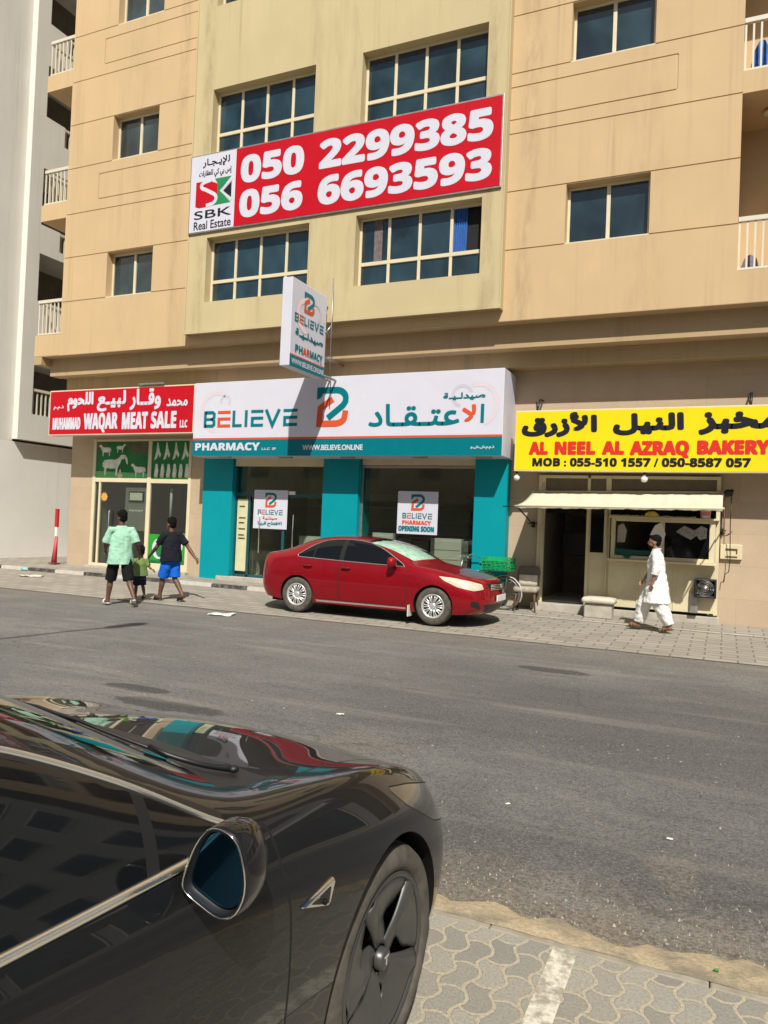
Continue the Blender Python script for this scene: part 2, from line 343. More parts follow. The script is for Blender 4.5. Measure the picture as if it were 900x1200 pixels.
# ------------------------------------------------------------------ mesh helpers
class MB:
    def __init__(s): s.bm = bmesh.new(); s.mi = 0
    def face(s, pts):
        f = s.bm.faces.new([s.bm.verts.new(p) for p in pts]); f.material_index = s.mi; return f
    def box(s, x0, x1, y0, y1, z0, z1):
        v = [s.bm.verts.new((x, y, z)) for x in (x0, x1) for y in (y0, y1) for z in (z0, z1)]
        for q in ((0, 1, 3, 2), (4, 6, 7, 5), (0, 4, 5, 1), (2, 3, 7, 6), (0, 2, 6, 4), (1, 5, 7, 3)):
            f = s.bm.faces.new([v[i] for i in q]); f.material_index = s.mi
        return s
    def obox(s, c, ax, ay, az):
        """Oriented box: centre and three half-axis vectors."""
        c, ax, ay, az = map(Vector, (c, ax, ay, az))
        v = [s.bm.verts.new(c + i * ax + j * ay + k * az) for i in (-1, 1) for j in (-1, 1) for k in (-1, 1)]
        for q in ((0, 1, 3, 2), (4, 6, 7, 5), (0, 4, 5, 1), (2, 3, 7, 6), (0, 2, 6, 4), (1, 5, 7, 3)):
            f = s.bm.faces.new([v[i] for i in q]); f.material_index = s.mi
        return s
    def tube(s, pts, r, n=8, cap=True, sq=1.0):
        pts = [Vector(p) for p in pts]
        rs = r if hasattr(r, '__len__') else [r] * len(pts)
        rings = []; prev = None
        for i, p in enumerate(pts):
            d = (pts[min(i + 1, len(pts) - 1)] - pts[max(i - 1, 0)]).normalized()
            if prev is None:
                a = d.cross(Vector((0, 0, 1)))
                if a.length < 0.05: a = d.cross(Vector((0, 1, 0)))
            else: a = prev - d * prev.dot(d)
            a.normalize(); prev = a; b = d.cross(a)
            rings.append([s.bm.verts.new(p + rs[i] * (math.cos(t) * a + sq * math.sin(t) * b)) for t in [2 * math.pi * k / n for k in range(n)]])
        for i in range(len(rings) - 1):
            for k in range(n):
                f = s.bm.faces.new((rings[i][k], rings[i][(k + 1) % n], rings[i + 1][(k + 1) % n], rings[i + 1][k])); f.material_index = s.mi; f.smooth = True
        if cap:
            for q in (rings[0][::-1], rings[-1]): s.bm.faces.new(q).material_index = s.mi
        return s
    def rings(s, rings, cap=True):
        """Loft through rings of equal length (lists of points)."""
        vs = [[s.bm.verts.new(p) for p in r] for r in rings]; n = len(vs[0])
        for i in range(len(vs) - 1):
            for k in range(n):
                f = s.bm.faces.new((vs[i][k], vs[i][(k + 1) % n], vs[i + 1][(k + 1) % n], vs[i + 1][k])); f.smooth = True; f.material_index = s.mi
        if cap:
            for q in (vs[0][::-1], vs[-1]): s.bm.faces.new(q).material_index = s.mi
        return s
    def lathe(s, prof, c, axis='y', n=32, smooth=True, a0=0.0, a1=2 * math.pi):
        """prof: (radius, along) pairs revolved round an axis through c."""
        full = abs(a1 - a0 - 2 * math.pi) < 1e-6; m = n if full else n + 1
        rr = []
        for (r, h) in prof:
            ring = []
            for k in range(m):
                t = a0 + (a1 - a0) * k / n
                u, w = r * math.cos(t), r * math.sin(t)
                p = (u, h, w) if axis == 'y' else (h, u, w) if axis == 'x' else (u, w, h)
                ring.append(s.bm.verts.new(Vector(c) + Vector(p)))
            rr.append(ring)
        for i in range(len(rr) - 1):
            for k in range(n):
                f = s.bm.faces.new((rr[i][k], rr[i][(k + 1) % m], rr[i + 1][(k + 1) % m], rr[i + 1][k])); f.smooth = smooth; f.material_index = s.mi
        return s
    def ball(s, c, r, sc=(1, 1, 1), seg=14):
        m = Matrix.Translation(c) @ Matrix.Diagonal((*[r * q for q in sc], 1))
        o = bmesh.ops.create_uvsphere(s.bm, u_segments=seg, v_segments=max(6, seg * 2 // 3), radius=1, matrix=m)
        for v in o['verts']:
            for f in v.link_faces: f.smooth = True; f.material_index = s.mi
        return s
    def sheet(s, poly, y, t=0.004):
        """Flat shape in the facade's plane: polygon of (x, z), front at y, thickness t."""
        a = [s.bm.verts.new((x, y, z)) for x, z in poly]; f = s.bm.faces.new(a); f.material_index = s.mi
        f.normal_update()
        if f.normal.y > 0: f.normal_flip()
        if t:
            r = bmesh.ops.extrude_face_region(s.bm, geom=[f])
            bmesh.ops.translate(s.bm, vec=(0, t, 0), verts=[g for g in r['geom'] if isinstance(g, bmesh.types.BMVert)])
        return s
    def build(s, name, mat, parent=None, local=False, bevel=0.0, smooth=False, seg=2, recalc=True):
        if recalc: bmesh.ops.recalc_face_normals(s.bm, faces=s.bm.faces[:])
        me = bpy.data.meshes.new(name)
        if parent is not None and not local:
            off = Vector((0, 0, 0)); q = parent
            while q is not None: off += q.location; q = q.parent
            bmesh.ops.translate(s.bm, vec=-off, verts=s.bm.verts[:])
        s.bm.to_mesh(me); s.bm.free()
        o = bpy.data.objects.new(name, me); COL.objects.link(o)
        for m in (mat if isinstance(mat, (list, tuple)) else [mat]): me.materials.append(m)
        if smooth:
            for p in me.polygons: p.use_smooth = True
        if bevel:
            b = o.modifiers.new('bevel', 'BEVEL'); b.width = bevel; b.segments = seg; b.limit_method = 'ANGLE'; b.angle_limit = R(40)
        if parent is not None: o.parent = parent
        return o

def tag(o, label=None, cat=None, group=None, kind=None):
    if label: o['label'] = label
    if cat: o['category'] = cat
    if group: o['group'] = group
    if kind: o['kind'] = kind
    return o
def empty(name, loc, label=None, cat=None, group=None, rz=0.0):
    o = bpy.data.objects.new(name, None); COL.objects.link(o); o.location = loc; o.rotation_euler = (0, 0, rz)
    o.empty_display_size = 0.2
    return tag(o, label, cat, group)
def dup(o, parent=None, off=None, label=None):
    c = o.copy(); COL.objects.link(c)
    if parent is not None: c.parent = parent
    if off is not None: c.location = o.location + Vector(off)
    if label: c['label'] = label
    for ch in list(o.children): dup(ch, c)
    return c
def boxobj(name, mat, b, parent=None, bevel=0.0): return MB().box(*b).build(name, mat, parent, bevel=bevel)

# ------------------------------------------------------------------ lettering
def bold(s):
    r = ''
    for ch in s:
        if 'A' <= ch <= 'Z': r += chr(0x1D5D4 + ord(ch) - 65)
        elif 'a' <= ch <= 'z': r += chr(0x1D5EE + ord(ch) - 97)
        elif '0' <= ch <= '9': r += chr(0x1D7EC + ord(ch) - 48)
        else: r += ch
    return r
FORMS = {}
for cp_ in range(0xFE80, 0xFEFD):
    d_ = unicodedata.decomposition(chr(cp_)).split()
    if len(d_) in (2, 3): FORMS.setdefault(''.join(chr(int(x, 16)) for x in d_[1:]), {})[d_[0][1:-1]] = chr(cp_)
def arabic(s):
    """Joined letter forms, laid out right to left."""
    tk = []; i = 0
    while i < len(s):
        if s[i:i + 2] in FORMS: tk.append(s[i:i + 2]); i += 2
        else: tk.append(s[i]); i += 1
    jl = lambda t: t == '\u0640' or (t in FORMS and 'initial' in FORMS[t])
    jr = lambda t: t == '\u0640' or (t in FORMS and 'final' in FORMS[t])
    out = []
    for k, t in enumerate(tk):
        if t not in FORMS: out.append(t); continue
        p = k > 0 and jl(tk[k - 1]) and jr(t); n = k + 1 < len(tk) and jl(t) and jr(tk[k + 1])
        f = 'medial' if p and n else 'final' if p else 'initial' if n else 'isolated'
        out.append(FORMS[t].get(f, FORMS[t]['isolated']))
    return ''.join(reversed(out))
def text2d(s, spacing=1.0):
    cu = bpy.data.curves.new('t', 'FONT'); cu.body = s; cu.size = 1; cu.resolution_u = 5; cu.space_character = spacing
    ob = bpy.data.objects.new('t', cu); COL.objects.link(ob)
    bpy.context.view_layer.update()
    me = bpy.data.meshes.new_from_object(ob.evaluated_get(bpy.context.evaluated_depsgraph_get()))
    vs = [(v.co.x, v.co.y) for v in me.vertices]; fs = [tuple(p.vertices) for p in me.polygons]
    bpy.data.objects.remove(ob); bpy.data.curves.remove(cu); bpy.data.meshes.remove(me)
    return vs, fs
def write(mb, s, box, O=None, weight=0.0, spacing=1.0, shear=0.0):
    """Letters fitted to box (u0,u1,v0,v1); O maps (u, v, lift) to space. weight thickens strokes (m)."""
    vs, fs = text2d(s, spacing)
    u0, u1, v0, v1 = box; w = weight
    a0, a1 = min(v[0] for v in vs), max(v[0] for v in vs); b0, b1 = min(v[1] for v in vs), max(v[1] for v in vs)
    kx, kz = (u1 - u0 - 2 * w) / (a1 - a0), (v1 - v0 - 2 * w) / (b1 - b0)
    offs = [(0, 0)] if not w else [(0, 0), (w, 0), (-w, 0), (0, w), (0, -w), (.75 * w, .75 * w), (-.75 * w, .75 * w), (.75 * w, -.75 * w), (-.75 * w, -.75 * w)]
    for q, (du, dv) in enumerate(offs):
        bv = [mb.bm.verts.new(O(u0 + w + (x - a0) * kx + du + shear * (y - b0) * kz, v0 + w + (y - b0) * kz + dv, 0.0002 * q)) for x, y in vs]
        for f in fs:
            try: mb.bm.faces.new([bv[i] for i in f]).material_index = mb.mi
            except ValueError: pass
def onwall(y): return lambda u, v, l: Vector((u, y - l, v))
def ribbon(mb, pts, w, O, cap=0.0):
    """Constant-width stroke through (u, v) points with mitred corners."""
    P = [Vector(p) for p in pts]; L, Rr = [], []
    for i, p in enumerate(P):
        d0 = (p - P[i - 1]).normalized() if i else (P[1] - p).normalized()
        d1 = (P[i + 1] - p).normalized() if i < len(P) - 1 else d0
        n0, n1 = Vector((-d0.y, d0.x)), Vector((-d1.y, d1.x))
        m = n0 + n1; m = m / max(0.35, m.dot(m) / 2) if m.length > 1e-6 else n0
        m = m * 1.0
        L.append(p + m * w / 2); Rr.append(p - m * w / 2)
    a = [mb.bm.verts.new(O(q.x, q.y, 0)) for q in L]; b = [mb.bm.verts.new(O(q.x, q.y, 0)) for q in Rr]
    for i in range(len(P) - 1):
        mb.bm.faces.new((a[i], b[i], b[i + 1], a[i + 1])).material_index = mb.mi
def flat(mb, pts, O, lift=0.0):
    mb.bm.faces.new([mb.bm.verts.new(O(u, v, lift)) for u, v in pts]).material_index = mb.mi
def arcpts(cx, cz, r, a0, a1, n=12, rz=None):
    return [(cx + r * math.cos(R(a0 + (a1 - a0) * i / n)), cz + (rz or r) * math.sin(R(a0 + (a1 - a0) * i / n))) for i in range(n + 1)]

# ------------------------------------------------------------------ ground
def lerp(a, b, t): return a + (b - a) * max(0, min(1, t))
def leftness(x): return lerp(1, 0, (x + 9) / 3.5)       # 1 where the pavement has its kerb, 0 where it is dropped
def zpark(x, y): return lerp(0, lerp(0.10, 0.05, (x + 14) / 14), (y - 11.35) / 2.95) if y > 11.35 else 0.0
def zwalk(x, y):
    k = zpark(x, 14.3)
    a = lerp(k + 0.015, k + 0.085, leftness(x)); b = lerp(0.115, 0.25, (-x) / 14)
    return lerp(a, b, (y - 14.4) / 1.0)

mb = MB(); mb.face([(-260, -260, 0), (260, -260, 0), (260, 300, 0), (-260, 300, 0)])
tag(mb.build('road', M['asphalt']), kind='structure')

def gridsheet(name, mat, xs, ys, zf, wob=0.0):
    mb = MB(); g = []
    for x in xs:
        g.append([mb.bm.verts.new((x, y + (wob * math.sin(x * 5.1) * math.sin(x * 1.7 + 1) if j == 0 else 0), zf(x, y))) for j, y in enumerate(ys)])
    for i in range(len(xs) - 1):
        for j in range(len(ys) - 1): mb.bm.faces.new((g[i][j], g[i + 1][j], g[i + 1][j + 1], g[i][j + 1]))
    return tag(mb.build(name, mat, smooth=True), kind='structure')
fx = [-60 + 0.5 * i for i in range(0, 190)]
gridsheet('parking_strip', M['far_pavers'], fx, [11.42, 11.9, 12.6, 13.4, 14.32], lambda x, y: zpark(x, y) + 0.006, 0.05)
gridsheet('sidewalk', M['far_pavers'], fx, [14.42, 14.7, 15.0, 15.45, 16.2, 24.0], lambda x, y: zwalk(x, min(y, 15.4)))
mb = MB()
for a, b in zip(fx, fx[1:]):
    if a > -5.5: break
    za, zb = zwalk(a, 14.4) + 0.004, zwalk(b, 14.4) + 0.004
    p = [(a, 14.30, -0.02), (a, 14.32, za), (a, 14.43, za), (a, 14.43, -0.02)]; q = [(b, y, z if z < 0 else zb) for (_, y, z) in p]
    for i in range(3): mb.face([p[i], q[i], q[i + 1], p[i + 1]])
tag(mb.build('kerb', M['kerb']), kind='structure')
mb = MB()
for i, a in enumerate(fx[:-1]):
    if a < -5.6: continue
    b = a + 0.49; z0, z1 = zpark(a, 14.3) + 0.012, zpark(b, 14.3) + 0.012
    mb.face([(a, 14.31, z0), (b, 14.31, z1), (b, 14.43, z1 + 0.006), (a, 14.43, z0 + 0.006)])
tag(mb.build('kerb_edging', M['concrete']), kind='structure')

# near side: paved parking bays, concrete edging, drifted sand
ns = [-40 + 0.25 * i for i in range(0, 320)]
gridsheet('parking_bay_paving', M['near_pavers'], [-40, -20, 0, 20, 40], [-7.0, -2.0, 3.10], lambda x, y: 0.022)
mb = MB()
for i in range(-46, 46):
    mb.box(i * 0.85, i * 0.85 + 0.847, 3.104, 3.165, -0.05, 0.022)
tag(mb.build('paving_edging', plain('sandy_concrete', (0.30, 0.265, 0.205), 0.9, 0, 0.3, 9, 0.4, 60), bevel=0.008), kind='structure')
mb = MB(); prev = None; rnd = random.Random(3)
for i in range(0, 900):
    x = -30 + i * 0.06
    far_ = 3.355 + 0.035 * math.sin(x * 2.3) + 0.025 * math.sin(x * 7.7 + 1) + 0.015 * math.sin(x * 19.0) + rnd.uniform(-0.03, 0.03)
    near_ = 3.150 + rnd.uniform(-0.005, 0.005)
    c = [(x, near_ - 0.01, 0.025 + rnd.uniform(-0.003, 0)), (x, near_ + 0.05, 0.026 + rnd.uniform(-0.004, 0.004)), (x, (near_ + far_) / 2 + 0.02, 0.017 + rnd.uniform(-0.003, 0.003)), (x, far_, 0.001)]
    v = [mb.bm.verts.new(p) for p in c]
    if prev:
        for k in range(3): mb.bm.faces.new((prev[k], v[k], v[k + 1], prev[k + 1]))
    prev = v
tag(mb.build('sand', M['sand'], smooth=True), kind='structure')
mb = MB()
for xx in (-0.53, -3.03, -5.53, 1.97, 4.47):
    mb.face([(xx - 0.048, -2, 0.026), (xx + 0.048, -2, 0.026), (xx + 0.048, 3.09, 0.026), (xx - 0.048, 3.09, 0.026)])
tag(mb.build('parking_line', M['line']), kind='structure')

# ------------------------------------------------------------------ the apartment building
YF, YP, YW = 14.3, 14.12, 15.4           # upper wall, middle panel, ground-floor wall
FL = 3.517; NF = 6; ZTOP = 5.81 + FL * NF
bld = empty('apartment_building', (-8, 15.4, 0), 'tan apartment block with khaki middle panel above the three shops', 'building')

def relief(mb, xs, zs, depth, y0, reveal=0.2):
    xs, zs = sorted(set(round(x, 4) for x in xs)), sorted(set(round(z, 4) for z in zs))
    D = [[depth((a + b) / 2, (c + d) / 2) for c, d in zip(zs, zs[1:])] for a, b in zip(xs, xs[1:])]
    g = lambda i, j: D[i][j]
    for i in range(len(xs) - 1):
        for j in range(len(zs) - 1):
            d = g(i, j); x0, x1, z0, z1 = xs[i], xs[i + 1], zs[j], zs[j + 1]
            if d is not None: mb.face([(x0, y0 + d, z0), (x1, y0 + d, z0), (x1, y0 + d, z1), (x0, y0 + d, z1)])
            dd = reveal if d is None else d
            if i + 1 < len(xs) - 1:
                e = g(i + 1, j); e = reveal if e is None else e
                if abs(e - dd) > 1e-6: mb.face([(x1, y0 + dd, z0), (x1, y0 + e, z0), (x1, y0 + e, z1), (x1, y0 + dd, z1)])
            if j + 1 < len(zs) - 1:
                e = g(i, j + 1); e = reveal if e is None else e
                if abs(e - dd) > 1e-6: mb.face([(x0, y0 + dd, z1), (x1, y0 + dd, z1), (x1, y0 + e, z1), (x0, y0 + e, z1)])

def wall_mesh(name, x0, x1, z0, z1, y0, holes, hg, vg, mat, reveal=0.28, gw=0.011, gd=0.014):
    """Wall with openings; hg: (z, xa, xb) and vg: (x, za, zb) are rendered-in grooves."""
    xs, zs = [x0, x1], [z0, z1]
    for a, b, c, d in holes: xs += [a, b]; zs += [c, d]
    for z, a, b in hg: zs += [z - gw, z + gw]; xs += [a, b]
    for x, a, b in vg: xs += [x - gw, x + gw]; zs += [a, b]
    xs = [x for x in xs if x0 - 1e-6 <= x <= x1 + 1e-6]; zs = [z for z in zs if z0 - 1e-6 <= z <= z1 + 1e-6]
    def dep(x, z):
        for a, b, c, d in holes:
            if a < x < b and c < z < d: return None
        for q, a, b in hg:
            if abs(z - q) < gw and a < x < b: return gd
        for q, a, b in vg:
            if abs(x - q) < gw and a < z < b: return gd
        return 0.0
    mb = MB(); relief(mb, xs, zs, dep, y0, reveal)
    bmesh.ops.remove_doubles(mb.bm, verts=mb.bm.verts[:], dist=1e-5)
    return mb.build(name, mat, bld)

LWX, RWX = (-14.55, -13.06), (-2.96, -1.43)
AWX, BWX = (-11.28, -8.51), (-7.36, -4.57)
PX = (-11.80, -4.14)
BALX = (0.05, 2.7); XE = 4.6
holes, hg, vg = [], [], []
for k in range(NF):
    o = FL * k
    holes += [(AWX[0] - .02, AWX[1] + .02, 6.73 + o, 8.29 + o), (BWX[0] - .02, BWX[1] + .02, 6.73 + o, 8.29 + o), (LWX[0], LWX[1], 7.21 + o, 8.36 + o), (RWX[0], RWX[1], 7.21 + o, 8.36 + o), (BALX[0], BALX[1], 6.38 + o, 9.50 + o)]
    for z in (7.21 + o, 8.37 + o, 9.52 + o): hg += [(z, -16.06, PX[0]), (z, PX[1], BALX[0])]
    for z in (9.80 + o, 10.45 + o): hg += [(z, -14.95, PX[0]), (z, PX[1], -1.03)]
    vg += [(-14.95, 9.80 + o, 10.45 + o), (-1.03, 9.80 + o, 10.45 + o)]
wall_mesh('upper_wall', -16.06, XE, 5.81, ZTOP, YF, holes, hg, vg, M['tan'])
ph = []
for k in range(NF):
    o = FL * k; ph += [(AWX[0], AWX[1], 6.75 + o, 8.27 + o), (BWX[0], BWX[1], 6.75 + o, 8.27 + o)]
wall_mesh('middle_panel', PX[0], PX[1], 6.05, ZTOP - 0.5, YP, ph, [], [], M['khaki'], reveal=0.30)
mb = MB()
mb.face([(PX[0], YP, 6.05), (PX[0], YF, 6.05), (PX[0], YF, ZTOP - .5), (PX[0], YP, ZTOP - .5)])
mb.face([(PX[1], YP, 6.05), (PX[1], YF, 6.05), (PX[1], YF, ZTOP - .5), (PX[1], YP, ZTOP - .5)])
mb.face([(PX[0], YP, 6.05), (PX[1], YP, 6.05), (PX[1], YF, 6.05), (PX[0], YF, 6.05)])
mb.box(PX[0] - 0.03, PX[0], YP - 0.02, YF, 6.02, ZTOP - .5); mb.box(PX[1], PX[1] + 0.03, YP - 0.02, YF, 6.02, ZTOP - .5); mb.box(PX[0], PX[1], YP - 0.02, YP - 0.002, 6.02, 6.10)
mb.build('panel_edge', M['khaki'], bld)
# cornice steps and soffit, then the body of the building behind
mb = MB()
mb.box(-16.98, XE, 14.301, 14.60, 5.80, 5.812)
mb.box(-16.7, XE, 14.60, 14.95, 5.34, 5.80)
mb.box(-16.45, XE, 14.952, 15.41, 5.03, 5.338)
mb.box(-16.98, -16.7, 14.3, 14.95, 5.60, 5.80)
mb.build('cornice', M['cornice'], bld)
mb = MB()
mb.box(-16.06, -16.03, YF + 0.002, 26, 5.82, ZTOP); mb.box(-16.06, XE, YF + 0.01, 26, ZTOP, ZTOP + 0.3); mb.box(XE - .03, XE, YF, 26, 0, ZTOP); mb.box(-16.06, XE, 25.9, 26, 0, ZTOP)
mb.build('side_wall', M['tan'], bld)
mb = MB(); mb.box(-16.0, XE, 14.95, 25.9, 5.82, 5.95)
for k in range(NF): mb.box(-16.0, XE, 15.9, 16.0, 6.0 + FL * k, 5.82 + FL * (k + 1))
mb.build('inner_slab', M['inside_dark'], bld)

def window_small(name, x0, x1, z0, z1, y, cols=2):
    fr = MB(); f = 0.05
    for a, b, c, d in ((x0, x1, z0, z0 + f), (x0, x1, z1 - f, z1), (x0, x0 + f, z0 + f, z1 - f), (x1 - f, x1, z0 + f, z1 - f)): fr.box(a, b, y, y + 0.07, c, d)
    pn = MB()
    for q in range(1, cols):
        xm = x0 + (x1 - x0) * q / cols; fr.box(xm - 0.035, xm + 0.035, y + 0.004, y + 0.066, z0 + f, z1 - f)
    for q in range(cols):
        a, b = x0 + (x1 - x0) * q / cols, x0 + (x1 - x0) * (q + 1) / cols
        pn.box(a + 0.03, b - 0.03, y + 0.035 + 0.006 * (q % 2), y + 0.045 + 0.006 * (q % 2), z0 + f, z1 - f)
    w = fr.build('window', M['alu'], bld, bevel=0.006)
    sill = MB().box(x0 - 0.0, x1 + 0.0, YF + 0.002 if cols == 2 else YP + 0.002, y, z0 - 0.012, z0 + 0.012).build('sill', M['alu'], w)
    p = pn.build('pane', M['pane'], w)
    return w
def window_big(x0, x1, z0, z1, y, gap=None):
    fr, pn = MB(), MB(); f = 0.055; zt = z0 + (z1 - z0) * 0.345
    for a, b, c, d in ((x0, x1, z0, z0 + f), (x0, x1, z1 - f, z1), (x0, x0 + f, z0 + f, z1 - f), (x1 - f, x1, z0 + f, z1 - f), (x0 + f, x1 - f, zt - 0.04, zt + 0.04)): fr.box(a, b, y, y + 0.07, c, d)
    for q in range(4):
        a, b = x0 + (x1 - x0) * q / 4, x0 + (x1 - x0) * (q + 1) / 4
        if q:
            fr.box(a - 0.032, a + 0.032, y + 0.003, y + 0.066, z0 + f, zt - 0.04); fr.box(a - 0.032, a + 0.032, y + 0.003, y + 0.066, zt + 0.04, z1 - f)
        pn.box(a + 0.02, b - 0.02, y + 0.03, y + 0.04, z0 + f, zt - 0.04)
        if gap != q: pn.box(a + 0.02, b - 0.02, y + 0.03, y + 0.04, zt + 0.04, z1 - f)
    w = fr.build('window', M['alu'], bld, bevel=0.006); pn.build('pane', M['pane'], w)
    return w
wl = window_small('window', LWX[0], LWX[1], 7.21, 8.36, YF + 0.20)
wr_ = window_small('window', RWX[0], RWX[1], 7.21, 8.36, YF + 0.20)
wa = window_big(AWX[0], AWX[1], 6.75, 8.27, YP + 0.21)
wb = window_big(BWX[0], BWX[1], 6.75, 8.27, YP + 0.21, gap=3)
# the open sash with its blue curtain and a black box standing in for the unlit room; a curtain at the other end too
cu = MB(); n = 26
cw = [(-5.27 + 0.30 * i / n, YP + 0.285 + 0.022 * math.sin(i * 1.5)) for i in range(n + 1)]
for (a, ya), (b, yb) in zip(cw, cw[1:]): cu.face([(a, ya, 7.25), (b, yb, 7.25), (b + 0.02, yb, 8.26), (a + 0.02, ya, 8.26)])
cu.build('curtain', M['blue_cloth'], wb, smooth=True)
MB().box(-5.30, -4.58, YP + 0.32, YP + 0.9, 7.23, 8.3).build('room_shade_box', M['black'], wb)
cu = MB(); n = 20
cw = [(-7.02 + 0.20 * i / n, YP + 0.234 + 0.006 * math.sin(i * 1.5)) for i in range(n + 1)]
for (a, ya), (b, yb) in zip(cw, cw[1:]): cu.face([(a, ya, 7.33), (b, yb, 7.33), (b, yb, 8.2), (a, ya, 8.2)])
cu.build('curtain', plain('grey_pink_curtain', (0.16, 0.13, 0.13), 0.8, 0, 0.4, 9), wb, smooth=True)
wbc = window_big(BWX[0], BWX[1], 6.75 + FL, 8.27 + FL, YP + 0.21)
for k in range(1, NF):
    o = (0, 0, FL * k)
    for w in (wl, wr_, wa): dup(w, bld, o)
    if k > 1: dup(wbc, bld, (0, 0, FL * (k - 1)))

# balconies: recessed at the right, projecting past the corner at the left
def railing_mesh(x0, x1, y, z0, side=None):
    m = MB(); m.box(x0, x1, y - 0.035, y + 0.035, z0 + 0.87, z0 + 0.95); m.box(x0, x1, y - 0.02, y + 0.02, z0 + 0.02, z0 + 0.055)
    n = int((x1 - x0) / 0.125)
    for i in range(n + 1):
        x = x0 + 0.02 + (x1 - x0 - 0.04) * i / n; m.box(x - 0.016, x + 0.016, y - 0.013, y + 0.013, z0 + 0.055, z0 + 0.87)
    if side:
        ya, yb = side; m.box(x0 - 0.035, x0 + 0.035, ya, yb, z0 + 0.87, z0 + 0.95); n = int((yb - ya) / 0.125)
        for i in range(1, n + 1):
            yy = ya + (yb - ya) * i / n; m.box(x0 - 0.013, x0 + 0.013, yy - 0.016, yy + 0.016, z0, z0 + 0.87)
    return m.build('railing', M['rail'], bld)
rr = railing_mesh(BALX[0] + 0.005, BALX[1] - 0.005, YF + 0.06, 6.38)
rl = railing_mesh(-16.93, -16.07, YF + 0.05, 6.38, (YF + 0.09, YF + 1.6))
sb = MB(); sb.box(-16.98, -16.062, YF, YF + 1.7, 5.82, 6.38); slab0 = sb.build('balcony_slab', M['tan'], bld)
sb = MB(); sb.box(-16.98, -16.062, YF, YF + 1.7, 9.46, 9.897); slab1 = sb.build('balcony_slab', M['tan'], bld)
rin = MB()
rin.box(BALX[0] - 0.05, BALX[0] - 0.002, YF + 0.03, 15.9, 6.38, 9.5); rin.box(BALX[1] + 0.002, BALX[1] + 0.05, YF + 0.03, 15.9, 6.38, 9.5)
rin.box(BALX[0], BALX[1], YF + 0.16, 15.9, 6.30, 6.376); rin.box(BALX[0], BALX[1], YF + 0.205, 15.9, 9.503, 9.55); rin.box(BALX[0], BALX[1], 15.7, 15.88, 6.38, 9.5)
rec = rin.build('balcony_recess', M['tan'], bld)
dr = MB(); dr.box(0.9, 1.95, 15.63, 15.70, 6.40, 8.6); drr = dr.build('balcony_door', M['alu'], bld)
MB().box(0.98, 1.40, 15.61, 15.628, 6.5, 8.5).box(1.45, 1.87, 15.61, 15.628, 6.5, 8.5).build('pane', M['pane'], drr)
lm = MB(); lm.lathe([(0.0, 0), (0.13, 0.0), (0.14, 0.03), (0.09, 0.07), (0.0, 0.08)], (0.55, 15.0, 9.42), 'z', 18); lmo = lm.build('ceiling_lamp', M['offwhite'], bld)
for k in range(1, NF):
    o = (0, 0, FL * k)
    for q in (rr, rl, rec, drr, lmo): dup(q, bld, o)
    if k > 1: dup(slab1, bld, (0, 0, FL * (k - 1)))

# ground-floor wall with its three shop openings
gh = [(-15.80, -12.45, 0.0, 3.72), (-10.98, -8.46, 0.0, 3.4), (-7.55, -4.80, 0.0, 3.4), (-3.50, -0.09, 0.0, 2.86)]
wall_mesh('shop_wall', -16.62, XE, -0.1, 5.03, YW, gh, [], [], M['stone'], reveal=0.30)
MB().box(-16.62, -16.60, YW + 0.002, 20, -0.1, 5.03).build('shop_side_wall', M['stone'], bld)
MB().box(-16.4, XE, 15.405, 15.42, 5.02, 5.4).build('shop_wall_top', M['stone'], bld)
st = MB()
st.box(-11.35, -7.5, 15.12, 15.75, 0.0, 0.30); st.box(-7.45, -4.85, 15.14, 15.75, 0.0, 0.27); st.box(-3.55, -2.1, 15.12, 15.75, 0.0, 0.27); st.box(-2.1, -0.05, 15.30, 15.75, 0, 0.24); st.box(-15.85, -12.4, 15.25, 15.75, 0.0, 0.29)
st.build('doorstep', M['concrete'], bld, bevel=0.012)
# interiors: one shell per shop
def room(x0, x1, y0, y1, z0, z1, wall, floor):
    m = MB(); m.box(x0 - 0.1, x0, y0, y1, z0, z1); m.box(x1, x1 + 0.1, y0, y1, z0, z1); m.box(x0, x1, y1, y1 + 0.1, z0, z1); m.box(x0 - 0.1, x1 + 0.1, y0, y1 + 0.1, z1, z1 + 0.1)
    r = m.build('interior_wall', wall, bld); MB().box(x0, x1, y0, y1, z0 - 0.1, z0).build('interior_floor', floor, bld)
room(-15.9, -12.3, 15.72, 19.5, 0.30, 3.8, M['grey_panel'], M['concrete'])
room(-11.1, -4.7, 15.72, 19.0, 0.30, 3.5, M['inside'], M['pale_floor'])
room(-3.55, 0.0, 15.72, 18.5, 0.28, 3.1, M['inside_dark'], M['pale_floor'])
# teal facing boards of the pharmacy pillars
for a, b in ((-11.86, -10.98), (-8.46, -7.55), (-4.82, -4.12)):
    MB().box(a, b, 15.14, 15.398, 0.20 if a < -10 else 0.17, 3.4).box(a + 0.002 if a < -10 else a - 0.03, b + 0.03 if a < -5 else b - 0.002, 15.40, 15.70, 0.30, 3.4).build('pillar_facing', M['teal_wall'], bld)

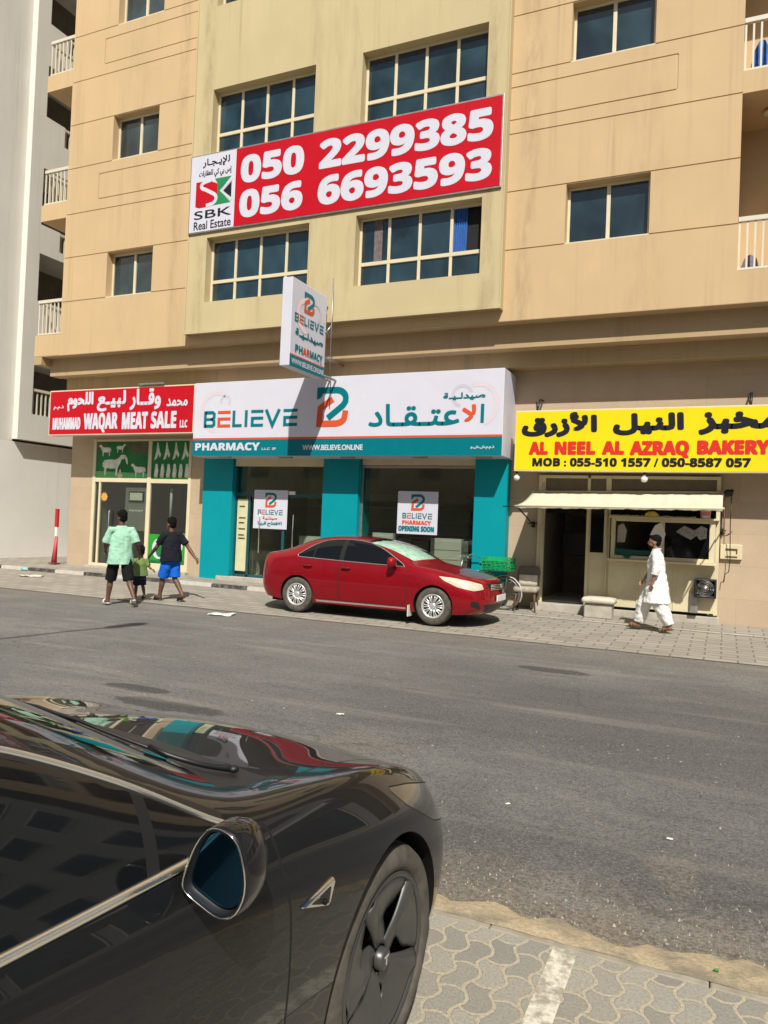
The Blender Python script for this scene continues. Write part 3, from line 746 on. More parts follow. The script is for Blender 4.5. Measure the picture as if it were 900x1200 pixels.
# ------------------------------------------------------------------ grey neighbour
XG = -19.7
gb = empty('neighbour_building', (XG, 16, 0), 'tall grey rendered block with stacked open balconies beyond the alley', 'building')
MB().box(-40, XG, 4.0, 40, 0, 3.78).build('lower_wall', M['white_wall'], gb)
MB().box(-40, XG + 0.001, 4.0, 15.95, 3.78, 30).build('upper_wall', M['grey_wall'], gb)
bx = XG + 0.22; y0b, y1b = 16.42, 24.0
m = MB(); m.box(-26, bx, 15.95, y0b, 3.85, 30); m.box(-26, bx, y1b, 40, 3.85, 30); m.box(-26, bx - 1.5, y0b, y1b, 3.85, 30); m.box(-26, bx, y0b, y1b, 3.85, 3.99)
PAR = [(4.67, 3.99), (8.17, 6.3), (10.54, 9.65), (13.9, 12.3), (16.8, 15.5), (20.2, 18.8), (23.5, 22.1)]
for t, b in PAR:
    m.box(bx - 1.5, bx - .151, y0b, y1b, b - .001, b + 0.18); m.box(bx - 0.15, bx, y0b, 17.15, b, t); m.box(bx - 0.15, bx, 17.15, y1b, b, max(b + .2, t - 0.62) if t > 5 else t)
m.build('balcony_block', M['grey_wall'], gb)
m = MB(); m.box(bx - 1.498, bx - 1.45, y0b, y1b, 4.0, 30); m.box(bx - 1.45, bx - .16, y0b + .002, y0b + .04, 4.0, 30); m.build('recess_wall', plain('recess_shade_tone', (.15, .14, .125), .85, 0, .2), gb)  # lining darkened so the recess shade is in its colour
for t, b in PAR:
    z0_, z1_ = (t - .62, t) if t > 5 else (t, t + .80)
    q = MB(); q.box(bx - 0.12, bx - 0.04, 17.15 if t > 5 else y0b, y1b, z1_ - 0.08, z1_)
    yy = 17.25 if t > 5 else y0b + .08
    while yy < y1b: q.box(bx - 0.095, bx - 0.065, yy - 0.02, yy + 0.02, z0_, z1_ - 0.08); yy += 0.16
    q.build('railing', M['rail'], gb)

# ------------------------------------------------------------------ far side of the street, behind the viewer
ob = empty('shop_building', (0, -13, 0), 'cream shop building facing the apartment block across the street', 'building')
m = MB()
ohs = []
for i in range(-7, 8):
    for k in range(2): ohs.append((i * 4.2 - 0.8, i * 4.2 + 0.8, 4.6 + 3.3 * k, 5.9 + 3.3 * k))
m.box(-34, 34, -24, -13.0, 0, 10.6)
m.build('wall', M['opp'], ob)
for (a, b, c, d) in ohs:
    w = MB().box(a, b, -12.99, -12.95, c, d).build('window', M['alu'], ob)
    MB().box(a + .06, b - .06, -12.948, -12.94, c + .06, d - .06).build('pane', M['pane'], w)
for i in range(-6, 7):
    w = MB().box(i * 5.2 - 2.2, i * 5.2 + 2.2, -12.99, -12.93, 0.1, 2.9).build('shop_window', M['alu'], ob)
    MB().box(i * 5.2 - 2.1, i * 5.2 + 2.1, -12.925, -12.915, 0.2, 2.8).build('pane', M['pane'], w)
MB().box(-34, 34, -12.99, -11.6, 3.2, 3.4).build('canopy', M['opp'], ob)
tag(MB().box(-60, 60, -11.5, -7.0, -0.05, 0.12).build('opposite_sidewalk', M['far_pavers']), kind='structure')

cb = empty('corner_building', (12, 15.5, 0), 'grey rendered block with dark window bands to the right of the bakery', 'building')
MB().box(6.5, 30, 15.0, 28, 0, 15.5).build('wall', plain('grey_render', (.30, .29, .27), .9, 0, .15, 2), cb)
for k in range(4):
    for i in range(5):
        w = MB().box(7.6 + 4.4 * i, 10.4 + 4.4 * i, 14.95, 14.998, 5.2 + 2.6 * k, 6.7 + 2.6 * k).build('window', M['alu'], cb); MB().box(7.68 + 4.4 * i, 10.32 + 4.4 * i, 14.94, 14.948, 5.28 + 2.6 * k, 6.62 + 2.6 * k).build('pane', M['pane'], w)
MB().box(6.6, 29.9, 14.2, 14.998, 3.9, 4.3).build('canopy', M['grey_wall'], cb)
for i in range(4): w = MB().box(7.4 + 5.6 * i, 12.2 + 5.6 * i, 14.93, 14.998, .2, 3.2).build('shop_window', M['alu'], cb); MB().box(7.5 + 5.6 * i, 12.1 + 5.6 * i, 14.92, 14.928, .3, 3.1).build('pane', M['pane'], w)

# ------------------------------------------------------------------ signs
def logo(tl, rd, u, v, w, h, O):
    """Two interlocking hooked strokes, teal over orange."""
    q = lambda a, b: (u + a * w, v + b * h); sw = 0.175 * w
    ribbon(tl, [q(0.0, 0.925), q(.60, .925)] + [q(.60 + .30 * math.sin(R(t)), .715 + .21 * math.cos(R(t))) for t in range(15, 91, 15)] + [q(.895, .63), q(.82, .53), q(.36, .215)], sw, O)
    flat(tl, [q(0.0, .90), q(0.0, .69), q(.10, .73), q(.17, .80), q(.17, .90)], O, 0.0012)
    ribbon(rd, [q(.50, .70), q(.12, .475), q(.095, .075), q(.58, .075)] + [q(.58 + .30 * math.sin(R(t)), .235 - .16 * math.cos(R(t))) for t in range(20, 91, 14)] + [q(.91, .40)], sw, lambda a, b, l: O(a, b, l + 0.0006))
def believe(tl, rd, u0, u1, v0, v1, O):
    k = (u1 - u0) / 493; h = v1 - v0; t = 0.20 * h
    def bar(m, a, b, c, d): flat(m, [(u0 + a * k, v0 + c * h), (u0 + b * k, v0 + c * h), (u0 + b * k, v0 + d * h), (u0 + a * k, v0 + d * h)], O)
    ts = t / k
    def E(m, a, b):
        bar(m, a, b, .825, 1); bar(m, a, b, 0, .175); bar(m, a, b, .42, .595); bar(m, a, a + ts, .175, .42)
    # B
    ribbon(tl, [(u0 + ts * k * .5, v0 + 0.0875 * h), (u0 + 48 * k, v0 + 0.0875 * h), (u0 + 57 * k, v0 + .18 * h), (u0 + 57 * k, v0 + .38 * h), (u0 + 48 * k, v0 + .50 * h), (u0 + 57 * k, v0 + .62 * h), (u0 + 57 * k, v0 + .82 * h), (u0 + 48 * k, v0 + .9125 * h), (u0 + ts * k * .5, v0 + .9125 * h)], t, O)
    bar(tl, 0, ts, 0, 1); bar(tl, ts, 50, .42, .58)
    E(rd, 76, 146)
    bar(tl, 157, 157 + ts, 0, 1); bar(tl, 157 + ts, 208, 0, .175)
    bar(tl, 223, 223 + ts, 0, 1)
    E(tl, 256, 320)
    ribbon(tl, [(u0 + 334 * k, v0 + h), (u0 + 368 * k, v0 + 0.06 * h), (u0 + 402 * k, v0 + h)], t, O)
    E(tl, 423, 493)
def ringdisc(mb, cu, cv, r0, r1, a0, a1, O, n=28):
    a, b = arcpts(cu, cv, r0, a0, a1, n), arcpts(cu, cv, r1, a0, a1, n)
    for i in range(n): flat(mb, [a[i], b[i], b[i + 1], a[i + 1]], O)

def words(par, name, mat, O, lst):
    for s_, bx_, w_ in lst:
        m = MB(); write(m, s_, bx_, O, w_); m.build(name, mat, par, recalc=False)
# phone banner
bn = empty('banner', (-8, 14.08, 8.39), 'long red banner with two white phone numbers fixed across the khaki panel', 'banner')
X0, X1, Z0, Z1 = -11.81, -4.18, 8.39, 10.25; y = 14.075
m = MB(); m.box(X0, X1, y, YP - 0.01, Z0, Z1)
m.build('frame', M['steel'], bn, bevel=0.01)
MB().box(X0 + 0.03, -10.5, y - 0.006, y + 0.001, Z0 + 0.03, Z1 - 0.03).build('white_panel', M['white'], bn)
MB().box(-10.5, X1 - 0.035, y - 0.006, y + 0.001, Z0 + 0.035, Z1 - 0.035).build('red_panel', M['red_sign'], bn)
O = onwall(y - 0.009)
for s_t, bx4 in (('050', (-10.36, -8.68, 9.38, 10.03)), ('2299385', (-8.30, -4.38, 9.38, 10.03)), ('056', (-10.36, -8.68, 8.58, 9.23)), ('6693593', (-8.30, -4.38, 8.58, 9.23))):
    m = MB(); write(m, bold(s_t), bx4, O, 0.030); m.build('phone_number', M['white'], bn, recalc=False)
m = MB(); write(m, arabic('للإيـجـار'), (-11.45, -10.68, 9.90, 10.13), O, 0.006); write(m, arabic('إس بي كي للعقارات'), (-11.55, -10.62, 9.66, 9.86), O, 0.004)
write(m, 'SBK', (-11.64, -10.58, 8.71, 8.91), O, 0.003); write(m, 'Real Estate', (-11.64, -10.58, 8.46, 8.66), O, 0.003)
# emblem: black wedge
u0, v0, w, h = -11.62, 8.98, 1.04, 0.64
q = lambda a, b: (u0 + a * w, v0 + b * h)
flat(m, [q(.98, .22), q(.98, .80), q(.76, .50)], O, 0.002)
m.build('lettering', M['ink'], bn, recalc=False)
m = MB(); flat(m, [q(0, .06), q(0, .97), q(.36, .97), q(.60, .80), q(.60, .2), q(.40, .0), q(.1, .0)], O, 0.0); m.build('emblem_red', M['red_sign'], bn, recalc=False)
m = MB(); flat(m, [q(.60, .22), q(.60, .80), q(.52, 1.0), q(.97, 1.0), q(.67, .52), q(.97, .04), q(.42, .02)], O, 0.0005); m.build('emblem_green', M['green_ink'], bn, recalc=False)
m = MB(); O2 = lambda a, b, l: O(a, b, l + 0.002)
ribbon(m, [q(.40, .97)] + [q(.32 - .17 * math.sin(R(t)), .80 + .15 * math.cos(R(t))) for t in range(20, 161, 20)] + [q(.44, .50)] + [q(.42 + .15 * math.sin(R(t)), .28 + .20 * math.cos(R(t))) for t in range(40, 181, 20)] + [q(.30, .05)], 0.085, O2)
ribbon(m, [q(.99, .90), q(.70, .52), q(.99, .12)], 0.05, O2); m.build('emblem_white', M['white'], bn, recalc=False)

# pharmacy fascia box
ps = empty('shop_sign', (-7.9, 14.95, 3.17), 'wide white and teal pharmacy sign box lettered BELIEVE over three teal pillars', 'shop sign')
X0, X1, Z0, Z1 = -11.73, -4.08, 3.17, 4.93; y = 14.5
MB().box(X0, X1, y, 15.395, Z0, Z1).build('sign_box', M['white'], ps, bevel=0.012)
m = MB(); m.box(X0 + 0.005, X1 - 0.004, y - 0.004, y, Z0 + 0.005, 3.555); m.build('teal_band', M['teal_sign'], ps)
m = MB(); m.box(X0 + 0.005, X1 - 0.004, y - 0.004, y, 3.557, 3.60); m.build('red_stripe', M['orange_red'], ps)
O = onwall(y - 0.007); tl, rd = MB(), MB(); logo(tl, rd, -8.34, 3.82, 0.80, 0.87, O)
tl.build('emblem_teal', M['teal_sign'], ps, recalc=False); rd.build('emblem_orange', M['orange_red'], ps, recalc=False); tl, rd = MB(), MB(); believe(tl, rd, -11.42, -8.83, 3.85, 4.24, O)
tl.build('latin_name', M['teal_sign'], ps, recalc=False); rd.build('latin_red_letter', M['orange_red'], ps, recalc=False); tl, rd = MB(), MB()
write(tl, arabic('عتـقـاد'), (-7.05, -4.99, 3.80, 4.28), O, 0.014); flat(tl, [(-4.545, 3.84), (-4.475, 3.84), (-4.475, 4.22), (-4.545, 4.22)], O, 0.001); words(ps, 'small_arabic_word', M['teal_sign'], O, [(arabic('صيدلـيـة'), (-5.36, -4.46, 4.31, 4.47), 0.008)])
# the red lam-alef of the name and a red letter of the small word stand a hair proud
write(rd, arabic('لا'), (-4.94, -4.62, 3.83, 4.22), O, 0.018)
tl.build('teal_lettering', M['teal_sign'], ps, recalc=False); rd.build('red_lettering', M['orange_red'], ps, recalc=False)
words(ps, 'white_lettering', M['white'], O, [(bold('PHARMACY'), (-11.64, -9.80, 3.30, 3.485), 0.008), ('L.L.C  SP', (-9.74, -9.36, 3.31, 3.365), 0.002), ('WWW.BELIEVE.ONLINE', (-8.66, -7.16, 3.30, 3.42), 0.004), (arabic('ذ.م.م.ش.ش.و'), (-4.73, -4.24, 3.30, 3.38), 0.003)])
m = MB(); O3 = onwall(y - 0.003)
ringdisc(m, -11.05, 4.22, 0.40, 0.50, 60, 265, O3); fp = plain('faint_pink', (0.62, 0.545, 0.60), 0.5, 0, 0.03); m.build('faint_emblem_pink', fp, ps, recalc=False)
m = MB(); ringdisc(m, -4.62, 4.22, 0.36, 0.46, -70, 110, O3); m.build('faint_emblem_pink', fp, ps, recalc=False)
m = MB(); ringdisc(m, -10.82, 4.46, 0.10, 0.15, -40, 200, O3); fg = plain('faint_grey', (0.50, 0.50, 0.57), 0.5, 0, 0.03); m.build('faint_emblem_grey', fg, ps, recalc=False)
m = MB(); ringdisc(m, -4.95, 4.40, 0.17, 0.24, 20, 260, O3); m.build('faint_emblem_grey', fg, ps, recalc=False)
m = MB()
for x in (-10.9, -9.2, -7.6, -5.9, -4.5): m.box(x - 0.16, x + 0.16, 14.62, 14.72, Z0 - 0.03, Z0 - 0.002)
m.build('bracket', M['steel'], ps)

# red butcher's sign
rs = empty('shop_sign', (-14.2, 14.95, 3.72), 'red sign with white lettering for the meat shop at the left corner', 'shop sign')
X0, X1, Z0, Z1 = -16.60, -11.765, 3.73, 4.93; y = 14.55
MB().box(X0, X1, y, 14.80, Z0, Z1).build('sign_box', M['alu'], rs, bevel=0.008)
MB().box(X0 + 0.03, X1 - 0.03, y - 0.004, y, Z0 + 0.03, Z1 - 0.03).build('red_face', M['red_sign'], rs)
O = onwall(y - 0.008)
words(rs, 'white_lettering', M['white'], O, [(arabic('اللحوم'), (-15.95, -15.03, 4.36, 4.86), 0.020), (arabic('لبيـع'), (-14.90, -13.93, 4.33, 4.86), 0.020), (arabic('وقــار'), (-13.80, -12.80, 4.34, 4.88), 0.020), (arabic('محمد'), (-12.62, -11.97, 4.40, 4.60), 0.010), (arabic('ذ.م.م'), (-16.44, -16.07, 4.41, 4.53), 0.005), (bold('MUHAMMAD'), (-16.45, -15.45, 3.88, 4.20), 0.010), (bold('WAQAR'), (-15.34, -14.17, 3.785, 4.30), 0.015), (bold('MEAT'), (-14.03, -13.19, 3.86, 4.29), 0.015), (bold('SALE'), (-13.09, -12.29, 3.86, 4.29), 0.015), (bold('LLC'), (-12.18, -11.95, 3.87, 4.06), 0.006)])
m = MB()
for x in (-16.0, -14.2, -12.4): m.box(x - .03, x + .03, 14.80, 15.395, 4.5, 4.56)
m.box(-13.5, -12.7, 14.5, 14.62, 4.96, 5.0)
m.build('bracket', M['steel'], rs)

# yellow bakery sign
ys = empty('shop_sign', (-1.4, 15.0, 2.9), 'yellow bakery sign with black and red lettering above the awning', 'shop sign')
X0, X1, Z0, Z1 = -3.89, 1.25, 2.89, 4.10; y = 14.75
MB().box(X0, X1, y, 14.93, Z0, Z1).build('sign_box', M['alu'], ys, bevel=0.008)
MB().box(X0 + 0.02, X1 - 0.02, y - 0.004, y, Z0 + 0.025, Z1 - 0.025).build('yellow_face', M['yellow'], ys)
O = onwall(y - 0.008)
words(ys, 'black_lettering', M['ink'], O, [(arabic('الأزرق'), (-3.76, -2.29, 3.56, 4.05), 0.032), (arabic('النيل'), (-2.00, -0.74, 3.58, 4.00), 0.032), (arabic('مخبز'), (-0.50, 0.86, 3.57, 3.99), 0.032), (bold('MOB : 055-510 1557 / 050-8587 057'), (-3.52, 0.38, 2.985, 3.155), 0.009)])
words(ys, 'red_lettering', M['red_text'], O, [(bold(t), (a, b, 3.150 if 'Q' in t else 3.215, 3.475), 0.018) for t, a, b in (('AL', -3.60, -3.22), ('NEEL', -3.09, -2.31), ('AL', -2.19, -1.78), ('AZRAQ', -1.68, -0.64), ('BAKERY', -0.51, 0.68))])
m = MB()
for x in (-3.5, 0.35): m.tube([(x, 14.9, 4.10), (x + 0.02, 15.05, 4.36), (x, 15.39, 4.40)], 0.022, 6); m.tube([(x, 14.92, 4.1), (x - 0.03, 14.95, 4.3)], 0.018, 6)
m.box(X0, X1, 14.93, 15.39, 3.4, 3.44)
m.build('bracket', M['dark_plastic'], ys)

# projecting sign
pj = empty('projecting_sign', (-7.96, 13.9, 4.75), 'white double-sided pharmacy sign hung out at right angles over the street', 'sign')
MB().box(-8.08, -7.85, 12.50, 13.90, 4.75, 6.50).build('sign_box', M['white'], pj, bevel=0.012)
MB().box(-8.085, -7.845, 12.505, 13.895, 4.752, 4.97).build('teal_band', M['teal_sign'], pj, bevel=0.003)
MB().box(-8.084, -7.846, 12.505, 13.895, 4.972, 4.995).build('red_stripe', M['orange_red'], pj)
for sd in (1, -1):
    O = (lambda a, b, l: Vector((-7.842 + l, a, b))) if sd > 0 else (lambda a, b, l: Vector((-8.088 - l, 26.4 - a, b)))
    tl, rd, wh = MB(), MB(), MB()
    logo(tl, rd, 12.96, 5.93, 0.42, 0.40, O); believe(tl, rd, 12.62, 13.78, 5.66, 5.83, O)
    write(tl, arabic('صيدلـيـة'), (12.66, 13.78, 5.36, 5.54), O, 0.010)
    write(tl, bold('PH'), (12.68, 12.97, 5.06, 5.21), O, 0.004); write(rd, bold('AR'), (12.98, 13.25, 5.06, 5.21), O, 0.004); write(tl, bold('MACY'), (13.26, 13.78, 5.06, 5.21), O, 0.004)
    write(tl, 'L.L.C SP', (13.45, 13.78, 5.01, 5.045), O)
    write(wh, 'WWW.BELIEVE.ONLINE', (12.56, 13.86, 4.81, 4.92), O, 0.003)
    tl.build('teal_lettering', M['teal_sign'], pj, recalc=False); rd.build('red_lettering', M['orange_red'], pj, recalc=False); wh.build('white_lettering', M['white'], pj, recalc=False)
    m = MB(); ringdisc(m, 13.05, 5.85, 0.26, 0.36, 90, 275, lambda a, b, l: O(a, b, l - 0.002)); m.build('faint_emblem_pink', M['pink_ink'], pj, recalc=False)
    m = MB(); ringdisc(m, 13.45, 6.0, 0.17, 0.20, -90, 110, lambda a, b, l: O(a, b, l - 0.002)); m.build('faint_emblem_grey', M['grey_ink'], pj, recalc=False)
m = MB()
for z in (4.83, 5.25, 5.85, 6.35):
    if z < 5.1:
        for x in (-8.04, -7.89): m.tube([(x, 13.9, z), (x, 15.39, z)], 0.025, 6)
    else: m.tube([(-7.96, 13.9, z), (-7.96, 14.95 if z < 5.4 else 14.59 if z < 5.8 else 14.11, z)], 0.022, 6)
m.tube([(-7.75, 13.95, 6.9), (-7.75, 13.95, 4.9)], 0.012, 5); m.tube([(-7.75, 13.95, 5.9), (-7.86, 13.88, 5.7)], 0.02, 5)
m.build('bracket', M['steel'], pj)

# ------------------------------------------------------------------ shopfronts
def bars(m, y0, y1, lst):
    for a, b, c, d in lst: m.box(a, b, y0, y1, c, d)
def panes(name, y, lst, par, mat=None, t=0.008):
    m = MB()
    for a, b, c, d in lst: m.box(a, b, y, y + t, c, d)
    return m.build(name, mat or M['shop_glass'], par)
ms = empty('shopfront', (-14.1, 15.42, 0.29), 'cream framed glass shopfront of the butcher with green meat posters', 'shopfront')
m = MB()
bars(m, 15.38, 15.46, [(-15.80, -15.70, .29, 3.72), (-13.88, -13.76, .29, 3.72), (-12.54, -12.45, .29, 3.72), (-15.70, -13.88, 2.56, 2.67), (-13.76, -12.54, 2.55, 2.66), (-15.70, -13.88, .29, .36), (-13.76, -12.54, .29, .46), (-15.70, -13.88, 3.66, 3.72), (-13.76, -12.54, 3.66, 3.72)])
m.box(-15.56, -15.50, 15.385, 15.455, .36, 2.56)
m.build('frame', M['alu'], ms, bevel=0.008)
panes('pane', 15.415, [(-15.70, -15.56, .36, 2.56), (-15.50, -13.88, .36, 2.56), (-13.76, -12.54, .46, 2.55)], ms)
m = MB(); m.box(-15.22, -15.12, 15.37, 15.41, .62, 1.10); m.tube([(-15.10, 15.37, .75), (-15.10, 15.34, .8), (-15.10, 15.34, 1.75), (-15.10, 15.37, 1.8)], 0.018, 6); m.build('door_handle', M['steel'], ms)
def art(par, parts, y):
    for nm, mat, polys in parts:
        m = MB()
        for p in polys: m.sheet(p, y, 0.0)
        m.build(nm, mat, par, recalc=False); y -= 0.002
def sheep(x, z, s, fl=1):
    """Standing sheep in outline: body, legs, neck and curled horn."""
    b = [(-.95, .95), (-.75, 1.22), (-.2, 1.28), (.35, 1.25), (.72, 1.38), (.95, 1.62), (1.2, 1.66), (1.36, 1.45), (1.25, 1.28), (1.05, 1.3), (.92, 1.0), (.72, .7), (.66, .62), (.62, 0), (.46, 0), (.44, .58), (.0, .52), (-.5, .6), (-.56, 0), (-.72, 0), (-.76, .62), (-.92, .7)]
    return [(x + fl * s * a, z + s * c) for a, c in b][::fl]
def ellipse(cx, cz, a, b, n=14, rot=0.0):
    return [(cx + a * math.cos(2 * math.pi * i / n) * math.cos(rot) - b * math.sin(2 * math.pi * i / n) * math.sin(rot), cz + a * math.cos(2 * math.pi * i / n) * math.sin(rot) + b * math.sin(2 * math.pi * i / n) * math.cos(rot)) for i in range(n)]
p1 = tag(MB().box(-15.70, -13.88, 15.40, 15.41, 2.67, 3.66).build('poster', M['poster_green']), 'green poster of pale sheep above the butcher shop door', 'poster')
art(p1, [('grass_print', M['poster_grass'], [[(-15.69, 2.68), (-13.89, 2.68), (-13.89, 2.80), (-15.69, 2.86)]]),
         ('foliage_print', plain('olive_print', (0.07, 0.085, 0.03), 0.5, 0, 0.5, 7), [[(-14.75, 3.64), (-14.4, 3.32), (-13.9, 3.30), (-13.89, 3.65)], [(-15.69, 3.45), (-15.45, 3.35), (-15.3, 3.6), (-15.69, 3.65)]]),
         ('sheep_print', M['poster_pale'], [sheep(-15.15, 2.74, .34), sheep(-14.16, 2.70, .22, -1), sheep(-15.36, 3.26, .19, -1), sheep(-14.86, 3.36, .14), ellipse(-14.62, 3.15, .035, .12, 10, .3)]),
         ('horn_print', M['alu'], [ellipse(-14.71, 3.25, .07, .05), ellipse(-14.83, 2.74, .10, .06), ellipse(-14.83, 2.84, .03, .07)])], 15.397)
p2 = tag(MB().box(-13.76, -12.54, 15.40, 15.41, 2.66, 3.66).build('poster', M['poster_green']), 'dark green poster with two rows of hanging carcasses over the right pane', 'poster')
cr = []
for i in range(4):
    x = -13.60 + .30 * i; cr += [[(x, 3.62), (x + .03, 3.62), (x + .08, 3.42), (x + .14, 3.30), (x + .10, 3.22), (x + .05, 3.32), (x + .0, 3.2), (x - .08, 3.16), (x - .02, 3.40)][::-1]]
cr2 = []
for i in range(6):
    x = -13.60 + .20 * i; cr2 += [[(x - .03, 3.06), (x + .03, 3.06), (x + .07, 2.88), (x + .05, 2.74), (x - .07, 2.74), (x - .05, 2.9)][::-1]]
art(p2, [('carcass_print', M['poster_pale'], cr + cr2), ('caption_print', M['lime'], [[(-13.75, 2.67), (-12.55, 2.67), (-12.55, 2.70), (-13.75, 2.70)]]), ('foot_print', M['alu'], [ellipse(-13.60 + .2 * i, 2.73, .06, .03) for i in range(6)])], 15.397)
p3 = tag(MB().box(-13.74, -12.56, 15.40, 15.41, .48, 1.22).build('poster', M['lime']), 'bright green poster with white rounded shape low on the butcher shop window', 'poster')
art(p3, [('white_print', M['white'], [ellipse(-13.40, .85, .22, .27), ellipse(-12.78, .95, .16, .20), [(-13.3, .85), (-13.0, .65), (-12.9, .8), (-13.1, 1.02)]]), ('dark_print', M['poster_green'], [ellipse(-13.36, .80, .13, .17), [(-13.72, .49), (-12.58, .49), (-12.58, .58), (-13.72, .54)]])], 15.397)
nb = tag(MB().box(-14.70, -13.90, 15.50, 15.53, 1.28, 2.45).build('notice_board', M['grey_panel']), 'grey board with a framed certificate behind the butcher shop door', 'board')
MB().box(-14.56, -14.05, 15.47, 15.50, 2.05, 2.33).build('certificate_frame', M['ink'], nb); MB().box(-14.52, -14.09, 15.464, 15.469, 2.09, 2.29).build('certificate', M['offwhite'], nb)
m = MB()
for i in range(5): m.box(-14.55 + .1 * i, -14.48 + .1 * i, 15.49, 15.499, 1.80 - .01 * (i % 2), 1.84)
m.build('writing', M['offwhite'], nb)
ss = MB(); pts = []
for i in range(20):
    r_ = .135 if i % 2 == 0 else .09
    pts.append((-15.36 + r_ * math.cos(i * math.pi / 10), 2.16 + r_ * math.sin(i * math.pi / 10)))
ss.sheet(pts, 15.405, 0.004); so_ = tag(ss.build('sticker', plain('orange_sticker', (0.62, 0.34, 0.08), .5)), 'orange sun-shaped sticker on the butcher shop glass', 'sticker')
tb = MB().tube([(-13.23, 15.6, 1.63), (-13.23, 15.6, 2.43)], 0.035, 8).build('tube_lamp', M['white']); tag(tb, 'upright white tube behind the dark right pane of the butcher shop', 'tube')
ct = MB().box(-13.7, -12.5, 16.2, 17.0, .3, 1.25).build('counter', M['offwhite']); tag(ct, 'white display counter inside the butcher shop', 'counter')
# pharmacy glazing
pf = empty('shopfront', (-8, 15.32, 0.3), 'dark framed glass front of the pharmacy between teal pillars', 'shopfront')
m = MB()
bars(m, 15.30, 15.37, [(-10.98, -10.93, .30, 3.17), (-8.52, -8.46, .30, 3.17), (-10.93, -8.52, 2.27, 2.36), (-10.60, -10.54, .30, 2.27), (-9.62, -9.55, .30, 2.27), (-10.93, -8.52, .30, .36)])
m.build('frame', M['teal_dark'], pf, bevel=0.005)
m = MB(); bars(m, 15.30, 15.37, [(-7.55, -7.50, .27, 3.17), (-4.86, -4.80, .27, 3.17), (-7.5, -4.86, .27, .33), (-7.5, -4.86, 2.98, 3.03)]); m.build('frame', M['steel'], pf, bevel=0.005)
panes('pane', 15.325, [(-10.93, -8.52, 2.36, 3.17), (-10.93, -10.60, .36, 2.27), (-10.54, -9.62, .36, 2.27), (-9.55, -8.52, .36, 2.27), (-7.50, -4.86, .33, 2.98)], pf)
for x in (-10.22, -9.28): MB().tube([(x, 15.30, .9), (x, 15.25, .92), (x, 15.25, 1.85), (x, 15.30, 1.87)], 0.016, 6).build('door_handle', M['chrome'], pf)
MB().box(-9.46, -9.28, 15.29, 15.30, 2.33, 2.41).build('notice', M['offwhite'], pf)
MB().box(-10.95, -8.48, 15.2, 15.44, 3.00, 3.17).box(-7.52, -4.83, 15.25, 15.44, 3.04, 3.17).build('head_panel', M['cream'], pf)
sk = tag(MB().box(-10.92, -10.62, 15.31, 15.322, .44, 2.20).build('panel', plain('pale_yellow_panel', (0.60, 0.57, 0.36), .5, 0, .08)), 'tall pale yellow notice strip beside the pharmacy door', 'notice')
m = MB()
for i, z in enumerate((2.0, 1.72, 1.6, 1.45, 1.3, 1.22)): m.box(-10.86, -10.70 + .03 * (i % 2), 15.306, 15.312, z, z + .035)
m.build('printed_lines', M['wood'], sk)
def poster_b(x0, x1, z0, z1, label, lower):
    p = tag(MB().box(x0, x1, 15.275, 15.285, z0, z1).build('poster', M['white']), label, 'poster')
    O = onwall(15.271); tl, rd = MB(), MB(); w = x1 - x0; q = lambda f: z0 + f * (z1 - z0)
    logo(tl, rd, x0 + .34 * w, q(.55), .34 * w, (z1 - z0) * .38, O); believe(tl, rd, x0 + .13 * w, x0 + .87 * w, q(.36), q(.49), O)
    tl.build('teal_print', M['teal_sign'], p, recalc=False); rd.build('orange_print', M['orange_red'], p, recalc=False); tl, rd = MB(), MB()
    lower(tl, rd, x0, w, q, O)
    tl.build('teal_lettering', M['teal_sign'], p, recalc=False); rd.build('orange_lettering', M['orange_red'], p, recalc=False)
def low1(tl, rd, x0, w, q, O): write(rd, arabic('صيدلـيـة'), (x0 + .28 * w, x0 + .72 * w, q(.22), q(.32)), O, .006); write(tl, arabic('الافتتاح قريبا'), (x0 + .14 * w, x0 + .86 * w, q(.06), q(.19)), O, .006)
def low2(tl, rd, x0, w, q, O): write(rd, bold('PHARMACY'), (x0 + .13 * w, x0 + .85 * w, q(.22), q(.32)), O, .005); write(tl, bold('OPENING SOON'), (x0 + .04 * w, x0 + .93 * w, q(.06), q(.19)), O, .007)
poster_b(-10.42, -9.47, 1.50, 2.43, 'white pharmacy poster with Arabic lines on the left glass bay', low1)
poster_b(-6.62, -5.67, 1.53, 2.47, 'white OPENING SOON poster on the right pharmacy window', low2)
# pale cabinets and shelves inside the pharmacy
for i, (x, w, h, dk) in enumerate(((-7.42, .52, 1.52, 0), (-6.86, .42, 1.42, 1), (-6.40, .38, 1.38, 1), (-5.98, .72, 1.46, 0), (-5.22, .38, 1.42, 1), (-9.38, .75, 1.36, 0))):
    c = empty('cabinet', (x + w / 2, 15.9, .3), None, 'cabinet', 'cabinets inside the pharmacy window')
    c['label'] = ['white drawer cabinet just right of the middle teal pillar', 'narrow grey cabinet second from the middle pillar', 'grey drawer unit left of the widest pale cabinet', 'widest pale drawer cabinet right of the OPENING SOON poster', 'narrow grey drawer unit nearest the right teal pillar', 'white drawer cabinet behind the pharmacy door glass'][i]
    mt = M['grey_panel'] if dk else M['offwhite']
    MB().box(x, x + w, 15.72, 16.15, .3, h).build('body', mt, c, bevel=.006)
    m = MB(); n = 5
    for j in range(n): m.box(x + .015, x + w - .015, 15.703, 15.72, .36 + (h - .4) * j / n, .34 + (h - .4) * (j + 1) / n)
    m.build('drawer', mt, c, bevel=.003)
